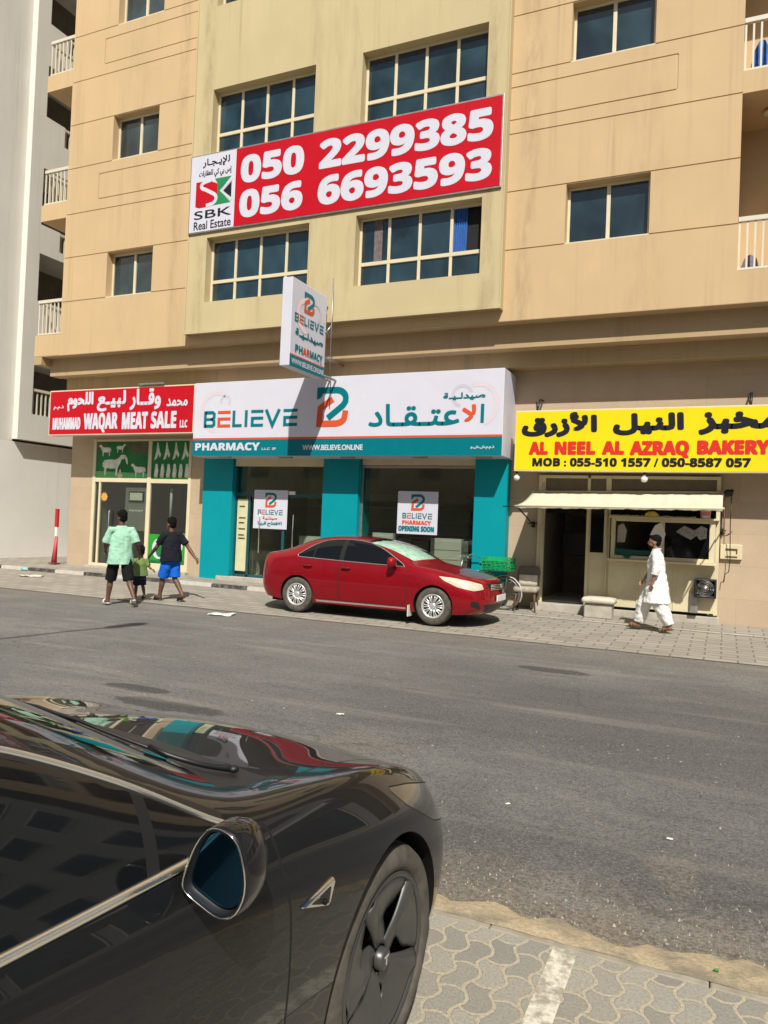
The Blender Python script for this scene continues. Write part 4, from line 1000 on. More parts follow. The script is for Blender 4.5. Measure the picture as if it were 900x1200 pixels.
for i, x in enumerate((-10.5, -8.9, -7.3, -5.9)):
    s = tag(MB().box(x, x + 1.3, 18.6, 18.62, .3, 2.6).build('shelf_unit', M['inside']), ['wall shelving deep inside the pharmacy behind the left poster', 'wall shelving deep inside the pharmacy behind its door', 'wall shelving behind the middle teal pillar', 'wall shelving behind the OPENING SOON poster'][i], 'shelves', 'wall shelves inside the pharmacy')
    m = MB()
    for j in range(7): m.box(x, x + 1.3, 18.25, 18.6, .5 + .33 * j, .53 + .33 * j)
    m.build('shelf', M['offwhite'], s)

# ------------------------------------------------------------------ bakery front
bk = empty('shopfront', (-1.8, 15.3, .27), 'cream bakery front with open door and serving hatch', 'shopfront')
m = MB()
bars(m, 15.30, 15.38, [(-3.50, -3.36, .27, 2.86), (-2.52, -2.46, .27, 2.86), (-2.16, -2.06, .27, 2.86), (-3.36, -2.52, 2.24, 2.32), (-2.46, -2.16, 2.24, 2.32), (-3.36, -2.16, 2.80, 2.86), (-2.06, -.09, 2.80, 2.86), (-.16, -.09, .27, 2.80)])
m.build('frame', M['cream'], bk, bevel=.006)
m = MB(); bars(m, 15.33, 15.36, [(-3.36, -2.52, 2.32, 2.80), (-2.46, -2.16, 2.32, 2.80), (-2.06, -.16, 2.50, 2.80)]); m.build('transom_panel', plain('brown_panel', (.13, .10, .065), .6, 0, .2), bk)
d = MB().box(-2.46, -2.16, 15.33, 15.36, .30, 1.33).box(-2.46, -2.44, 15.33, 15.36, 1.33, 2.24).box(-2.18, -2.16, 15.33, 15.36, 1.33, 2.24).build('side_panel', M['cream'], bk)
MB().box(-2.44, -2.18, 15.34, 15.35, 1.33, 2.24).build('pane', M['car_glass'], d)
MB().tube([(-3.40, 15.27, .35), (-3.40, 15.27, 2.7)], .018, 6).build('conduit', M['cream'], bk); MB().tube([(-2.11, 15.27, .3), (-2.11, 15.27, 2.2)], .014, 6).build('conduit', M['cream'], bk)
MB().box(-2.06, -.16, 15.27, 15.33, .30, 1.24).build('lower_panel', M['cream'], bk, bevel=.004)
for a in (-1.52, -.86): MB().box(a, a + .02, 15.255, 15.29, .30, 1.20).build('panel_joint', M['alu'], bk)
m = MB()
bars(m, 15.16, 15.24, [(-2.02, -1.94, 1.24, 2.03), (-.26, -.16, 1.24, 2.03), (-1.94, -.26, 1.24, 1.31), (-1.94, -.26, 1.97, 2.03), (-1.10, -1.04, 1.31, 1.97)])
m.box(-2.06, -.12, 15.02, 15.24, 1.20, 1.238)
hatch = m.build('serving_hatch', M['cream'], bk, bevel=.006)
panes('pane', 15.19, [(-1.04, -.26, 1.31, 1.97)], hatch, M['car_glass'])
m = MB(); m.sheet([(-.84, 1.80), (-.70, 1.92), (-.52, 1.84), (-.40, 1.93), (-.30, 1.88), (-.31, 1.70), (-.42, 1.66), (-.48, 1.74), (-.58, 1.66), (-.70, 1.72)], 15.186, 0); m.build('sticker', plain('grey_sticker', (.28, .28, .27), .6, 0, .5, 22), hatch, recalc=False)
MB().box(-2.06, -.10, 15.10, 15.30, 2.03, 2.065).build('ledge', M['cream'], bk, bevel=.004)
m = MB()
for i in range(24): m.tube([(-2.05 + .08 * i, 15.32, 2.07), (-2.05 + .08 * i + .2, 15.32, 2.5)], .006, 4); m.tube([(-2.05 + .08 * i, 15.325, 2.5), (-2.05 + .08 * i + .2, 15.325, 2.07)], .006, 4)
m.build('mesh_screen', M['dark_plastic'], bk)
MB().box(-3.40, -.10, 15.75, 15.78, 2.1, 2.8).build('shade_backing', M['black'], bk)  # black sheet stands in for the unlit space behind mesh and transom
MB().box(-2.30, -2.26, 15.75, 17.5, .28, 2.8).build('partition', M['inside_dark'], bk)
tag(MB().box(-3.30, -2.75, 16.9, 17.3, 1.20, 1.72).build('oven', M['dark_plastic'], bevel=.02), 'dark oven seen through the bakery doorway', 'oven')
tag(MB().box(-2.0, -.9, 15.9, 16.4, .3, 1.3).build('counter', M['dark_plastic'], bevel=.02), 'dark work counter behind the bakery hatch', 'counter')
def rag(name, pts, mat, label, cat, y, thick=.02):
    m = MB(); m.sheet(pts, y, thick); o = m.build(name, mat); return tag(o, label, cat)
rag('plastic_bag', [(-1.93, 1.55), (-1.78, 1.56), (-1.75, 1.80), (-1.82, 1.93), (-1.92, 1.88)], M['sack'], 'pale cloth hanging at the left end of the bakery hatch', 'cloth', 15.36, .05)
rag('apron', [(-1.30, 1.72), (-1.22, 1.90), (-1.10, 1.97), (-1.02, 1.75), (-1.09, 1.48), (-1.24, 1.50), (-1.19, 1.72)], M['offwhite'], 'white apron hanging in the middle of the bakery hatch', 'apron', 15.13, .015)
rag('towel', [(-1.93, 1.44), (-1.60, 1.42), (-1.30, 1.42), (-1.30, 1.34), (-1.62, 1.33), (-1.68, 1.25), (-1.76, 1.27), (-1.80, 1.33), (-1.93, 1.34)], plain('green_towel', (.01, .09, .07), .9, 0, .3, 14), 'dark green towel over the sill of the bakery hatch', 'towel', 15.14, .03)
m = MB(); m.rings([[(-1.42 + .02, 15.12, 2.068), (-1.14, 15.12, 2.068), (-1.12, 15.26, 2.068), (-1.42, 15.26, 2.068)], [(-1.40, 15.13, 2.13), (-1.20, 15.13, 2.15), (-1.18, 15.25, 2.14), (-1.38, 15.25, 2.13)], [(-1.34, 15.15, 2.17), (-1.24, 15.15, 2.18), (-1.24, 15.23, 2.18), (-1.34, 15.23, 2.17)]])
tag(m.build('bag', plain('yellow_bag', (.75, .55, .10), .5, 0, .25, 15), bevel=.01), 'crumpled yellow bag on the hatch ledge', 'bag')
m = MB(); m.lathe([(0, 0), (.085, 0), (.095, .17), (.09, .175), (.085, .165), (0, .16)], (-.34, 15.2, 2.066), 'z', 20); tb = m.build('tub', M['offwhite']); tag(tb, 'white tub with pink band at the right of the hatch ledge', 'tub')
MB().lathe([(.0895, .05), (.0955, .13)], (-.34, 15.2, 2.066), 'z', 20).build('label_band', plain('pink_label', (.6, .2, .22), .5), tb)
m = MB(); rnd = random.Random(5)
for i in range(9):
    x = -1.95 + .17 * i; m.obox((x, 15.18, 2.078), (.09, 0, rnd.uniform(-.01, .01)), (0, .05, 0), (0, 0, .010))
tag(m.build('bread_paper', M['sack'], bevel=.004), 'loose wrapping paper lying along the hatch ledge', 'paper')
# awning
aw = empty('awning', (-1.8, 15.22, 2.5), 'cream fabric awning over the bakery door and hatch', 'awning')
m = MB(); nx, ny = 48, 8; g = []
def aw_pt(i, j, dz=0.0):
    t = j / ny; x = -3.58 + 3.53 * i / nx
    z = 2.50 + .05 * i / nx - .33 * t - .03 * math.sin(t * math.pi) + .012 * math.sin(i * .9) * math.sin(t * math.pi) + .006 * math.sin(i * 2.3 + j)
    return (x, 15.22 - 1.32 * t, z + dz)
for i in range(nx + 1): g.append([m.bm.verts.new(aw_pt(i, j)) for j in range(ny + 1)] + [m.bm.verts.new((aw_pt(i, ny)[0], 13.895, aw_pt(i, ny)[2] - .045 - .006 * math.sin(i * 1.1)))])
for i in range(nx):
    for j in range(ny + 1): m.bm.faces.new((g[i][j], g[i + 1][j], g[i + 1][j + 1], g[i][j + 1])).smooth = True
k = NT('awning_canvas'); v = k.pos(); st = k.noise(k.scale(v, (60, 1, 1)), 1.0, 3, .6)
c = k.mix(k.ramp(st, .4, .6, 0, .35), (.64, .59, .45), (.50, .44, .31)); c = k.mix(k.ramp(k.noise(v, 9, 5, .7), .62, .75, 0, .6), c, (.30, .25, .17)); k.base(c); k.rough(.9)
cv = m.build('canvas', k.m, aw); sd = cv.modifiers.new('solid', 'SOLIDIFY'); sd.thickness = .006
m = MB(); m.tube([(-3.62, 13.9, 2.165), (-.02, 13.9, 2.215)], .018, 8); m.tube([(-3.62, 15.24, 2.50), (-.0, 15.24, 2.55)], .035, 8)
m.build('roller', M['alu'], aw)
m = MB()
for x in (-3.6, -.06):
    m = MB(); m.tube([(x, 13.92, 2.17), (x, 14.75, 1.98), (x, 15.36, 1.83)], .014, 6); m.box(x - .03, x + .03, 15.34, 15.395, 1.78, 1.90); m.tube([(x - .12, 15.36, 1.86), (x + .08, 15.36, 1.86)], .012, 6)
    if x < -1: m.tube([(-3.86, 13.95, 2.15), (-3.58, 13.92, 2.17)], .012, 6)
    m.build('folding_arm', M['dark_plastic'], aw)
m = MB(); m.ball((.03, 15.2, 2.55), .07, (1, .8, 1)); m.tube([(-.02, 15.2, 2.55), (.12, 15.2, 2.60)], .02, 6); m.tube([(.08, 15.2, 2.5), (.10, 15.2, 2.62)], .03, 6); m.build('winder', M['dark_plastic'], aw)
m = MB(); m.tube([(.09, 15.18, 2.52), (.085, 15.2, 1.9), (.10, 15.25, 1.35), (.085, 15.25, 1.1), (.02, 15.27, 1.05), (.0, 15.28, .9)], .008, 6)
tag(m.build('cable', M['dark_plastic']), 'thin dark cable hanging down the wall beside the hatch', 'cable')
m = MB(); m.tube([(-.02, 15.25, 2.30), (-.02, 15.27, 1.75), (.05, 15.2, 1.78), (.12, 15.2, 1.85)], .012, 6); tag(m.build('crank_rod', M['wood']), 'dark crank rod leaning by the right end of the awning', 'rod')
for i, x in enumerate((-3.85, -1.41)):
    b = tag(MB().lathe([(0, -.065), (.04, -.058), (.062, -.02), (.06, .015), (.03, .05), (.022, .08)], (x, 14.85, 2.77), 'z', 18).build('light_bulb', M['offwhite'], smooth=True), ['white globe bulb under the left end of the yellow sign', 'white globe bulb above the middle of the awning'][i], 'light bulb', 'globe bulbs under the yellow sign')
    MB().lathe([(.026, .075), (.026, .13), (0, .13)], (x, 14.85, 2.77), 'z', 12).build('socket', M['dark_plastic'], b)
# exhaust fan, panel, meter box
fn = empty('exhaust_fan', (-.30, 15.15, .6), 'black square exhaust fan low on the bakery wall', 'fan')
m = MB(); bars(m, 15.06, 15.27, [(-.49, -.45, .60, .95), (-.15, -.11, .60, .95), (-.45, -.15, .60, .64), (-.45, -.15, .91, .95)]); m.build('housing', M['dark_plastic'], fn, bevel=.012)
m = MB(); m.box(-.45, -.15, 15.22, 15.24, .64, .91); m.build('back_plate', M['black'], fn)
m = MB()
for i in range(5):
    a = i * 2 * math.pi / 5; ca, sa = math.cos(a), math.sin(a)
    m.face([(-.30 + .04 * ca, 15.13, .775 + .04 * sa), (-.30 + .14 * math.cos(a - .35), 15.15, .775 + .14 * math.sin(a - .35)), (-.30 + .145 * math.cos(a + .15), 15.11, .775 + .145 * math.sin(a + .15)), (-.30 + .12 * math.cos(a + .45), 15.10, .775 + .12 * math.sin(a + .45))])
m.build('blade', M['dark_plastic'], fn)
MB().lathe([(0, 0), (.055, .01), (.06, .06), (0, .06)], (-.30, 15.07, .775), 'y', 20).build('motor', M['steel'], fn)
m = MB()
for r_ in (.06, .09, .12, .145): m.tube([(-.30 + r_ * math.cos(t * .3142), 15.058, .775 + r_ * math.sin(t * .3142)) for t in range(21)], .004, 4)
m.build('guard', M['steel'], fn)
tag(MB().box(-.56, -.42, 15.20, 15.262, .30, .68).build('metal_sheet', M['steel'], bevel=.004), 'narrow grey metal sheet leaning below the fan', 'metal sheet')
mbx = tag(MB().box(-.07, .30, 15.33, 15.395, 1.33, 1.61).build('meter_box', M['cream'], bevel=.01), 'cream recessed box on the wall right of the hatch', 'box')
m = MB(); m.box(.02, .22, 15.318, 15.33, 1.50, 1.53); m.box(.02, .22, 15.318, 15.33, 1.37, 1.39); m.box(.20, .22, 15.318, 15.33, 1.44, 1.50); m.build('slot', M['wood'], mbx)

# ------------------------------------------------------------------ cars
def bspl(p0, p1, p2, p3, t):
    a = (1 - t) ** 3 / 6; b = (3 * t ** 3 - 6 * t * t + 4) / 6; c = (-3 * t ** 3 + 3 * t * t + 3 * t + 1) / 6; d = t ** 3 / 6
    return p0 * a + p1 * b + p2 * c + p3 * d
def in_poly(p, poly):
    x, y = p; r = False; n = len(poly)
    for i in range(n):
        (x0, y0), (x1, y1) = poly[i], poly[i - 1]
        if (y0 > y) != (y1 > y) and x < (x1 - x0) * (y - y0) / (y1 - y0) + x0: r = not r
    return r
def rounded(poly, r, n=4):
    """Corner-rounded copy of a polygon."""
    out = []; P = [Vector(p) for p in poly]
    for i, p in enumerate(P):
        a, b = P[i - 1], P[(i + 1) % len(P)]
        ra = min(r, (a - p).length * .45); rb = min(r, (b - p).length * .45)
        q0, q1 = p + (a - p).normalized() * ra, p + (b - p).normalized() * rb
        for k in range(n + 1):
            t = k / n; out.append(tuple(q0 * (1 - t) ** 2 + p * 2 * t * (1 - t) + q1 * t * t))
    return out
def offset_poly(poly, d):
    P = [Vector(p) for p in poly]; A = sum(P[i - 1].x * P[i].y - P[i].x * P[i - 1].y for i in range(len(P)))
    sg = 1 if A > 0 else -1; out = []
    for i, p in enumerate(P):
        d0 = (p - P[i - 1]); d1 = (P[(i + 1) % len(P)] - p)
        if d0.length < 1e-9 or d1.length < 1e-9: out.append(tuple(p)); continue
        d0.normalize(); d1.normalize()
        n = Vector((d0.y, -d0.x)) * sg + Vector((d1.y, -d1.x)) * sg
        n = n / max(.5, n.dot(n) / 2)
        out.append(tuple(p + n * d))
    return out
def carve(bm, poly, axes, filt, mat, only=(0,)):
    """Cut the outline of a 2D polygon into the skin (projected along the third axis) and re-material what lies inside."""
    ia, ib = axes; xs = [p[0] for p in poly]; ys = [p[1] for p in poly]
    for i in range(len(poly)):
        p, q = Vector(poly[i - 1]), Vector(poly[i]); d = q - p
        if d.length < 1e-7: continue
        x0, x1, y0, y1 = min(p.x, q.x) - 1e-4, max(p.x, q.x) + 1e-4, min(p.y, q.y) - 1e-4, max(p.y, q.y) + 1e-4
        fs = []
        for f in bm.faces:
            if f.material_index not in only: continue
            us = [v.co[ia] for v in f.verts]
            if max(us) < x0 or min(us) > x1: continue
            vs = [v.co[ib] for v in f.verts]
            if max(vs) < y0 or min(vs) > y1: continue
            if filt(f.calc_center_median()): fs.append(f)
        if not fs: continue
        g = list({v for f in fs for v in f.verts}) + list({e for f in fs for e in f.edges}) + fs
        co = Vector((0, 0, 0)); co[ia], co[ib] = p.x, p.y
        no = Vector((0, 0, 0)); no[ia], no[ib] = -d.y, d.x
        bmesh.ops.bisect_plane(bm, geom=g, plane_co=co, plane_no=no.normalized(), dist=1e-6)
    n = 0
    for f in bm.faces:
        if f.material_index in only:
            c = f.calc_center_median()
            if filt(c) and in_poly((c[ia], c[ib]), poly): f.material_index = mat; n += 1
    return n

class Car:
    def __init__(s, tab, L, ni=8, nj=7):
        s.L = L; N, K = len(tab), len(tab[0])
        P = lambda i, j: Vector((L / 2 - tab[i][j][0], tab[i][j][1], tab[i][j][2]))
        def ext(i, j):
            if i < 0: q = ext(-i, j); return Vector((q.x, -q.y, q.z))
            if i >= N: q = ext(2 * (N - 1) - i, j); return Vector((q.x, -q.y, q.z))
            if j < 0: return 2 * P(i, 0) - P(i, 1)
            if j >= K: q = ext(i, 2 * (K - 1) - j); return Vector((q.x, -q.y, q.z))
            return P(i, j)
        def surf(u, v):
            i = min(int(u), N - 2); j = min(int(v), K - 2); a, b = u - i, v - j
            return bspl(*[bspl(*[ext(i + di, j + dj) for dj in (-1, 0, 1, 2)], b) for di in (-1, 0, 1, 2)], a)
        s.surf = surf; s.N, s.K = N, K
        bm = s.bm = bmesh.new()
        U = [i / ni for i in range((N - 1) * ni + 1)]; V = [j / nj for j in range((K - 1) * nj + 1)]
        for sg in (1, -1):
            g = []
            for u in U:
                row = []
                for v in V:
                    q = surf(u, v); q.y = max(q.y, 0) * sg
                    if u in (0, U[-1]) or v == V[-1]: q.y = 0
                    row.append(bm.verts.new(q))
                g.append(row)
            for i in range(len(U) - 1):
                for j in range(len(V) - 1):
                    q = (g[i][j], g[i][j + 1], g[i + 1][j + 1], g[i + 1][j]); q = q if sg > 0 else q[::-1]
                    f = bm.faces.new(q); f.smooth = True
                    f.material_index = s.zone((U[i] + U[i + 1]) / 2, (V[j] + V[j + 1]) / 2)
        bmesh.ops.remove_doubles(bm, verts=bm.verts[:], dist=2e-4)
        bad = [f for f in bm.faces if f.calc_area() < 1e-9]
        bmesh.ops.delete(bm, geom=bad, context='FACES_ONLY')
    def sx(s, poly): return [(s.L / 2 - a, b) for a, b in poly]
    def side(s, poly, mat, only=(0,), ymin=0.3): return carve(s.bm, s.sx(poly), (0, 2), lambda c: abs(c.y) > ymin, mat, only)
    def arch(s, sc, r, zc):
        poly = [(s.L / 2 - sc + r * math.cos(2 * math.pi * k / 48), zc + r * math.sin(2 * math.pi * k / 48)) for k in range(48)]
        carve(s.bm, poly, (0, 2), lambda c: abs(c.y) > 0.45, 99, (0, 4, 7, 9))
    def arches(s):
        bm = s.bm
        bmesh.ops.remove_doubles(bm, verts=bm.verts[:], dist=4e-4); bmesh.ops.dissolve_degenerate(bm, dist=2e-4, edges=bm.edges[:])
        dead = [f for f in bm.faces if f.material_index == 99]
        edge = [e for e in bm.edges if sum(f.material_index == 99 for f in e.link_faces) == 1 and len(e.link_faces) == 2]
        bmesh.ops.delete(bm, geom=dead, context='FACES_ONLY')
        edge = [e for e in edge if e.is_valid]
        for dy, shrink, mt in ((.012, .006, 7), (.26, 0, 7)):
            r = bmesh.ops.extrude_edge_only(bm, edges=edge)
            vs = [q for q in r['geom'] if isinstance(q, bmesh.types.BMVert)]
            for v in vs: v.co.y -= math.copysign(dy, v.co.y)
            for f in r['geom']:
                if isinstance(f, bmesh.types.BMFace): f.material_index = mt; f.smooth = True
            edge = [q for q in r['geom'] if isinstance(q, bmesh.types.BMEdge) and len(q.link_faces) == 1]
    def part(s, idx, name, mat, parent, split=False, solid=0.0, filt=None, sub=None):
        """Lift the faces of one zone off the skin as an object (or one per connected piece)."""
        fs = [f for f in s.bm.faces if f.material_index == idx and (filt is None or filt(f.calc_center_median()))]
        if not fs: return []
        groups = [fs]
        if split:
            left = set(fs); groups = []
            while left:
                st = [left.pop()]; comp = []
                while st:
                    f = st.pop(); comp.append(f)
                    for e in f.edges:
                        for q in e.link_faces:
                            if q in left: left.discard(q); st.append(q)
                groups.append(comp)
        out = []
        for gp in groups:
            if split and len(gp) < 3: continue
            vm = {}; vs = []; faces = []
            for f in gp:
                ids = []
                for v in f.verts:
                    if v not in vm: vm[v] = len(vs); vs.append(v.co.copy())
                    ids.append(vm[v])
                faces.append(ids)
            me = bpy.data.meshes.new(name); me.from_pydata(vs, [], faces); me.materials.append(mat)
            for p in me.polygons: p.use_smooth = True
            o = bpy.data.objects.new(name, me); COL.objects.link(o); o.parent = parent
            if solid:
                m = o.modifiers.new('solid', 'SOLIDIFY'); m.thickness = abs(solid); m.offset = 1 if solid > 0 else -1
            out.append(o)
        return out
    def zone(s, u, v): return 0

def smoothpts(pts, n=4):
    """Open Catmull-Rom through points."""
    P = [Vector(p) for p in pts]; P = [2 * P[0] - P[1]] + P + [2 * P[-1] - P[-2]]; out = []
    for i in range(1, len(P) - 2):
        for k in range(n):
            t = k / n; a, b, c, d = P[i - 1:i + 3]
            out.append(tuple(.5 * ((2 * b) + (c - a) * t + (2 * a - 5 * b + 4 * c - d) * t * t + (3 * b - a - 3 * c + d) * t ** 3)))
    return out + [tuple(P[-2])]

def wheel(parent, x, y, sg, r, w, rim, style):
    """Tyre lathe plus cover; sg is the outward side."""
    wh = empty('wheel', (x, y, r)); wh.parent = parent
    c = (0, 0, 0); h = w / 2
    m = MB(); prof = [(rim, -h * .75), (rim + .012, -h * .92), (r - .045, -h), (r - .014, -h * .90), (r - .002, -h * .70)]
    for k in range(-2, 3):
        q = h * .26 * k; prof += [(r, q - h * .10), (r, q + h * .085), (r - .008, q + h * .095), (r - .008, q + h * .15)]
    prof += [(r - .002, h * .70), (r - .014, h * .90), (r - .03, h * .97), (r - .045, h), (rim + .030, h * 1.02), (rim + .012, h * .95), (rim, h * .80)]
    m.lathe([(a, sg * b) for a, b in prof], c, 'y', 72)
    m.build('tyre', M['tyre'], wh, local=True)
    m = MB(); m.lathe([(rim + .002, sg * -h * .7), (rim - .02, sg * -h * .5), (rim - .03, sg * h * .1), (rim - .03, sg * h * .2), (0, sg * h * .2)], c, 'y', 40); m.build('rim_well', M['black'], wh, local=True)
    if style == 'aero':
        m = MB(); m.lathe([(rim + .004, sg * h * .70), (rim + .006, sg * h * .90), (rim - .004, sg * h * .95), (rim - .016, sg * h * .90), (rim - .020, sg * h * .70)], c, 'y', 64); m.build('rim', M['aero'], wh, local=True)
        m = MB(); R0, R1 = .040, rim - .014
        for k in range(5):
            a0 = 2 * math.pi * k / 5 + .35
            nr, na = 14, 12; g = []
            for i in range(nr + 1):
                f = i / nr; rr_ = R0 + (R1 - R0) * f; row = []
                lo = -.622; hi = .612 - .34 * max(0, 1 - abs(f - .40) / .20) ** .8
                if f < .15: hi = .60; lo = -.60
                for j in range(na + 1):
                    t = j / na; a = a0 + sg * (lo + (hi - lo) * t)
                    dome = h * (.93 - .30 * (f - .62) ** 2 - .10 * (1 - f))
                    dip = -.024 * (t ** 1.6) * math.sin(min(1, f * 1.1) * math.pi) - .008 * math.exp(-((t - .0) / .10) ** 2) + .014 * math.exp(-((t - .14) / .10) ** 2) * f
                    row.append(m.bm.verts.new((rr_ * math.cos(a), sg * (dome + dip), rr_ * math.sin(a))))
                g.append(row)
            for i in range(nr):
                for j in range(na): m.bm.faces.new((g[i][j], g[i + 1][j], g[i + 1][j + 1], g[i][j + 1])).smooth = True
        cv = m.build('wheel_cover', M['aero'], wh, local=True); q = cv.modifiers.new('solid', 'SOLIDIFY'); q.thickness = .006
        m = MB(); m.lathe([(0, sg * (h * .93)), (.026, sg * (h * .93)), (.032, sg * (h * .90)), (.034, sg * h * .7)], c, 'y', 28); hb = m.build('hub_cap', M['aero'], wh, local=True)
        m = MB(); m.box(-.003, .003, sg * h * .932, sg * h * .945, -.014, .010); m.box(-.013, .013, sg * h * .932, sg * h * .945, .009, .014); m.build('emblem', M['hubcap'], hb, local=True)
    else:
        m = MB(); m.lathe([(rim + .003, sg * h * .80), (rim + .004, sg * h * .98), (rim - .010, sg * h * 1.0), (rim - .030, sg * h * .84), (rim - .034, sg * h * .7)], c, 'y', 48); m.build('rim', M['hubcap'], wh, local=True)
        m = MB(); n = 10
        for k in range(n):
            a = 2 * math.pi * k / n
            for da in (-.13, .13):
                q = [(.045, a + da * .9, .88), (.10, a + da * .95, .95), (.15, a + da * .95, .92), (rim - .028, a + da * 1.0, .80)]
                wd = [.012, .016, .019, .026]
                L_, R_ = [], []
                for (rr_, aa, yy), ww in zip(q, wd):
                    d = Vector((math.cos(aa), 0, math.sin(aa))); t = Vector((-math.sin(aa), 0, math.cos(aa))); b = Vector((0, sg * h * yy, 0))
                    L_.append(m.bm.verts.new(d * rr_ + t * ww * .62 + b)); R_.append(m.bm.verts.new(d * rr_ - t * ww * .62 + b))
                for i in range(3): m.bm.faces.new((L_[i], R_[i], R_[i + 1], L_[i + 1])).smooth = True
        cv = m.build('wheel_cover', M['hubcap'], wh, local=True); q = cv.modifiers.new('solid', 'SOLIDIFY'); q.thickness = .012
        m = MB(); m.lathe([(0, sg * h * 1.0), (.03, sg * h * .99), (.05, sg * h * .93), (.062, sg * h * .82)], c, 'y', 28); m.build('hub_cap', M['hubcap'], wh, local=True)
    return wh

# ---- dark saloon in the foreground
T = [
 [(.12,0,.20),(.03,0,.30),(0,0,.45),(.005,0,.56),(.03,0,.63),(.06,0,.67),(.10,0,.70),(.14,0,.72),(.18,0,.735)],
 [(.17,.46,.20),(.07,.47,.30),(.04,.47,.45),(.05,.47,.56),(.08,.46,.64),(.11,.41,.68),(.15,.33,.715),(.19,.18,.735),(.23,0,.75)],
 [(.26,.77,.20),(.17,.81,.30),(.15,.82,.45),(.17,.81,.58),(.23,.75,.695),(.26,.69,.728),(.29,.47,.75),(.32,.25,.77),(.34,0,.785)],
 [(.48,.86,.2),(.44,.90,.32),(.44,.905,.50),(.46,.89,.66),(.48,.812,.795),(.49,.782,.825),(.5,.52,.815),(.5,.25,.845),(.5,0,.855)],
 [(.84,.88,.2),(.84,.925,.34),(.84,.938,.58),(.84,.925,.76),(.84,.840,.905),(.84,.808,.926),(.84,.55,.893),(.84,.25,.92),(.84,0,.93)],
 [(1.2,.87,.2),(1.2,.91,.33),(1.2,.93,.60),(1.2,.92,.79),(1.2,.852,.940),(1.2,.822,.960),(1.2,.56,.955),(1.19,.27,.968),(1.18,0,.975)],
 [(1.5,.87,.2),(1.5,.905,.33),(1.5,.928,.60),(1.5,.915,.81),(1.49,.87,.94),(1.47,.81,.975),(1.42,.70,.99),(1.33,.36,.998),(1.28,0,1.0)],
 [(1.9,.87,.2),(1.9,.905,.33),(1.9,.93,.60),(1.9,.915,.82),(1.9,.875,.95),(1.88,.79,1.10),(1.82,.68,1.19),(1.72,.36,1.215),(1.66,0,1.22)],
 [(2.3,.87,.2),(2.3,.905,.33),(2.3,.93,.60),(2.3,.915,.83),(2.3,.88,.96),(2.28,.775,1.19),(2.22,.61,1.365),(2.15,.34,1.39),(2.1,0,1.40)],
 [(2.8,.87,.2),(2.8,.905,.33),(2.8,.93,.60),(2.8,.915,.84),(2.8,.88,.97),(2.8,.775,1.21),(2.8,.61,1.405),(2.8,.34,1.445),(2.8,0,1.458)],
 [(3.35,.87,.2),(3.35,.905,.33),(3.35,.93,.60),(3.35,.915,.85),(3.35,.87,.985),(3.35,.76,1.19),(3.4,.595,1.345),(3.4,.33,1.395),(3.4,0,1.41)],
 [(3.8,.87,.2),(3.8,.91,.33),(3.8,.935,.60),(3.8,.915,.85),(3.8,.84,1.0),(3.8,.75,1.08),(3.85,.585,1.18),(3.9,.32,1.215),(3.9,0,1.23)],
 [(4.2,.84,.25),(4.25,.88,.36),(4.3,.90,.6),(4.3,.87,.84),(4.3,.81,.99),(4.3,.71,1.04),(4.3,.52,1.06),(4.3,.28,1.075),(4.3,0,1.085)],
 [(4.5,.72,.3),(4.58,.76,.4),(4.6,.78,.6),(4.6,.76,.82),(4.56,.71,.98),(4.54,.6,1.03),(4.52,.44,1.05),(4.52,.22,1.06),(4.52,0,1.065)],
 [(4.6,0,.3),(4.67,0,.4),(4.69,0,.6),(4.67,0,.8),(4.62,0,.96),(4.6,0,1.02),(4.59,0,1.04),(4.58,0,1.05),(4.57,0,1.055)]]
class DarkCar(Car):
    def zone(s, u, v):
        if v > 6.0 and 6.0 < u < 12.0: return 3
        return 0
RZ_T = R(86.5)
tc = empty('parked_car', (-1.896, 0.70, 0.022), 'dark grey glossy saloon parked nose-in close to the camera', 'car', None, RZ_T)
K_ = DarkCar(T, 4.69, 10, 9)
dlo_top = smoothpts([(1.585, .985), (1.80, 1.105), (2.05, 1.225), (2.35, 1.318), (2.75, 1.348), (3.10, 1.325), (3.45, 1.225), (3.75, 1.085), (3.86, 1.03)], 4)
dlo = dlo_top + [(3.84, 1.015)] + [(3.3, 1.000), (2.7, .985), (2.2, .972), (1.60, .957)]
K_.side(offset_poly(dlo, .024), 2, (0, 3), .3)
K_.side(dlo, 1, (2,), .3)
for pl_ in ([(2.66, .9), (2.72, .9), (2.70, 1.5), (2.64, 1.5)], [(1.80, .93), (1.835, .93), (1.745, 1.2), (1.71, 1.2)], [(3.50, .9), (3.53, .9), (3.47, 1.4), (3.44, 1.4)]): K_.side(pl_, 4, (1,), .3)
from mathutils.bvhtree import BVHTree
bvh = BVHTree.FromBMesh(K_.bm)
def on_skin(s_, z, sg, L=4.69):
    h = bvh.ray_cast(Vector((L / 2 - s_, sg * 3, z)), Vector((0, -sg, 0)))
    return h[0] if h[0] is not None else None
trims = []
for sg in (1, -1):
    lo = [(3.84, 1.003), (3.3, .990), (2.7, .975), (2.2, .962), (1.66, .948), (1.56, .946)]
    hi = smoothpts([(1.50, .945), (1.60, .995), (1.80, 1.117), (2.05, 1.237), (2.35, 1.330), (2.75, 1.360), (3.10, 1.337), (3.45, 1.237), (3.75, 1.097), (3.87, 1.022)], 6)
    lo = [(lo[i][0] + (lo[i + 1][0] - lo[i][0]) * t / 6, lo[i][1] + (lo[i + 1][1] - lo[i][1]) * t / 6) for i in range(len(lo) - 1) for t in range(6)]
    for pts_, r_ in ((lo, .0105), (hi, .0080)):
        q3 = [on_skin(a, b, sg) for a, b in pts_]; trims.append(([q for q in q3 if q is not None], r_))
